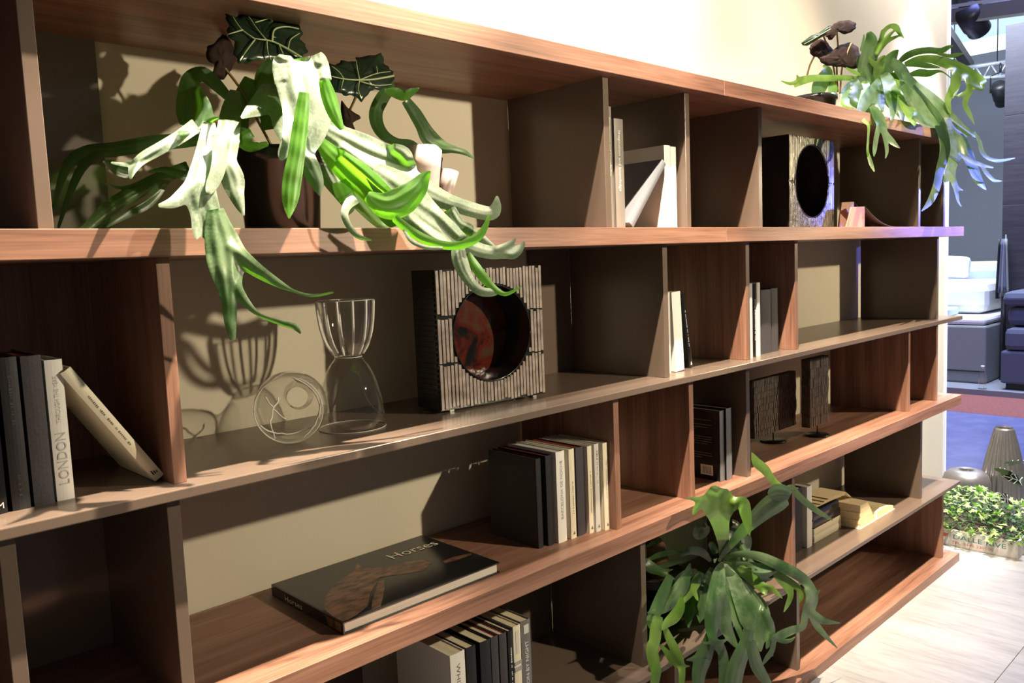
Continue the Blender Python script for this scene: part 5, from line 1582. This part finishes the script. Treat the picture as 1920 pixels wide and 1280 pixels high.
# lamp stand with a hanging throw by the screen
ct = thing('coat_stand', 'slim dark coat stand with hanging cloths beside the tall screen', 'stand', tuple(WX(1884, 560, 8.97).xy) + (0.05,))
tube('pole', [(0, 0, 0), (0, 0, 1.42)], 0.012, 'lamp_black', ct, 8)
lathe('foot', [(0, 0), (0.04, 0), (0.04, 0.015), (0, 0.02)], 'lamp_black', ct, 20)
for k, (yo, mt, zb) in enumerate([(0.035, 'lamp_black', 0.80), (-0.005, 'sofa_grey', 0.82), (0.015, 'sofa_navy', 0.86)]):
    v, f = [], []
    for i in range(9):
        t = i / 8
        for j in range(7):
            u = j / 6 - 0.5
            v.append((-0.02 - 0.008 * k + 0.012 * math.sin(9 * u + k), yo + u * (0.03 + 0.05 * t), 1.38 - (1.38 - zb) * t))
    for i in range(8):
        for j in range(6):
            f.append((i * 7 + j, i * 7 + j + 1, i * 7 + j + 8, i * 7 + j + 7))
    o = mesh('hanging_cloth', v, f, mt, ct, smooth=True)
    o.modifiers.new('thickness', 'SOLIDIFY').thickness = 0.006

# ceiling of the neighbouring hall: luminous panels between beams
cl = tag(box('ceiling', (9.0, -3.0, 4.30), (20.0, 9.0, 4.40), 'dark_beam'), kind='structure')
for k, (x0, x1, y0, y1, mt) in enumerate([(11.9, 15.0, 3.42, 8.0, 'ceiling_light'), (15.1, 19.8, 3.42, 8.0, 'ceiling_light'), (11.9, 13.1, -1.0, 3.25, 'ceiling_light'), (13.15, 15.6, -1.0, 3.25, 'ceiling_bright'), (15.7, 19.8, -1.0, 3.25, 'ceiling_light')]):
    box('panel', (x0, y0, 4.26), (x1, y1, 4.298), mt, cl)


def beam(name, p0, p1, wdt, mat, parent=None):
    d = (p1 - p0)
    q = d.to_track_quat('X', 'Z').to_matrix().to_4x4()
    q.translation = p0
    bm = bmesh.new()
    add_box(bm, (0, -wdt / 2, -wdt / 2), (d.length, wdt / 2, wdt / 2), 0.0, q)
    return bmobj(name, bm, mat, parent)


tag(beam('beam', WX(1768, 52, 9.2), WX(1818, 124, 11.8), 0.10, 'dark_beam'), 'dark sloping ceiling beam under the luminous ceiling panels', 'beam')
lb = thing('light_bar', 'grey lighting rail crossing the top right corner', 'rail', tuple(WX(1770, 30, 6.2)))
o3 = lb.location
q0, q1 = WX(1768, 34, 6.2) - o3, WX(1925, 12, 6.2) - o3
bm = bmesh.new()
bmobj('rail_body', bm, 'dark_beam', lb) if False else bm.free()
beam('rail_body', q0, q1, 0.085, 'dark_beam', lb)
beam('rail_lip', q0 + Vector((-0.03, 0, -0.05)), q1 + Vector((-0.03, 0, -0.05)), 0.018, 'truss_metal', lb)
beam('rail_lip', q0 + Vector((-0.03, 0, 0.06)), q1 + Vector((-0.03, 0, 0.06)), 0.022, 'truss_metal', lb)

tr = thing('truss', 'silver lattice lighting truss spanning in front of the luminous ceiling', 'truss', tuple(WX(1780, 135, 10.6)))
o3 = tr.location
A0, A1 = WX(1772, 133, 10.6) - o3, WX(1888, 116, 10.6) - o3
B0, B1 = WX(1772, 152, 10.6) - o3, WX(1888, 143, 10.6) - o3
tube('chord', [A0, A1], 0.024, 'truss_metal', tr, 8)
tube('chord', [B0, B1], 0.024, 'truss_metal', tr, 8)
for t in (0.15, 0.85):
    q = A0.lerp(A1, t)
    tube('hanger', [q, (q.x, q.y, 4.29 - o3.z)], 0.006, 'lamp_black', tr, 6)
nb = 8
for k in range(nb):
    t0, t1 = k / nb, (k + 1) / nb
    if k % 2 == 0:
        tube('brace', [A0.lerp(A1, t0), B0.lerp(B1, t1)], 0.010, 'truss_metal', tr, 6)
    else:
        tube('brace', [B0.lerp(B1, t0), A0.lerp(A1, t1)], 0.010, 'truss_metal', tr, 6)


def stage_lamp(label, top, tip, rad, glow, hang=0.08):
    d = (tip - top)
    r = thing('spotlight', label, 'lamp', tuple(top))
    m = d.to_track_quat('Z', 'Y').to_matrix().to_4x4()
    ln = d.length
    lathe('housing', [(0.0, 0.0), (rad * 0.8, 0.0), (rad, ln * 0.15), (rad, ln * 0.72), (rad * 0.9, ln * 0.74), (rad * 0.9, ln), (rad * 0.82, ln), (rad * 0.82, ln * 0.9), (0.0, ln * 0.9)], 'lamp_black', r, 24, mtx=m)
    lathe('lens', [(0.0, ln * 0.955), (rad * 0.80, ln * 0.95)], glow, r, 24, mtx=m)
    u = m @ Vector((rad * 1.15, 0, ln * 0.4)) - m.translation
    w_ = m @ Vector((-rad * 1.15, 0, ln * 0.4)) - m.translation
    tube('yoke', [u, u + Vector((0, 0, rad * 2.2)), (u + w_) / 2 + Vector((0, 0, rad * 2.6)), w_ + Vector((0, 0, rad * 2.2)), w_], rad * 0.10, 'lamp_black', r, 6)
    tube('clamp', [(u + w_) / 2 + Vector((0, 0, rad * 2.55)), (u + w_) / 2 + Vector((0, 0, rad * 2.6 + hang))], rad * 0.16, 'lamp_black', r, 6)
    return r


stage_lamp('black stage spotlight hanging from the rail in the top right corner', WX(1812, 18, 6.15), WX(1836, 56, 6.34), 0.085, 'lamp_glow')
stage_lamp('small black spotlight hanging below the lattice truss, lens glowing', WX(1872, 158, 10.5), WX(1880, 193, 10.72), 0.085, 'lamp_glow', 0.10)
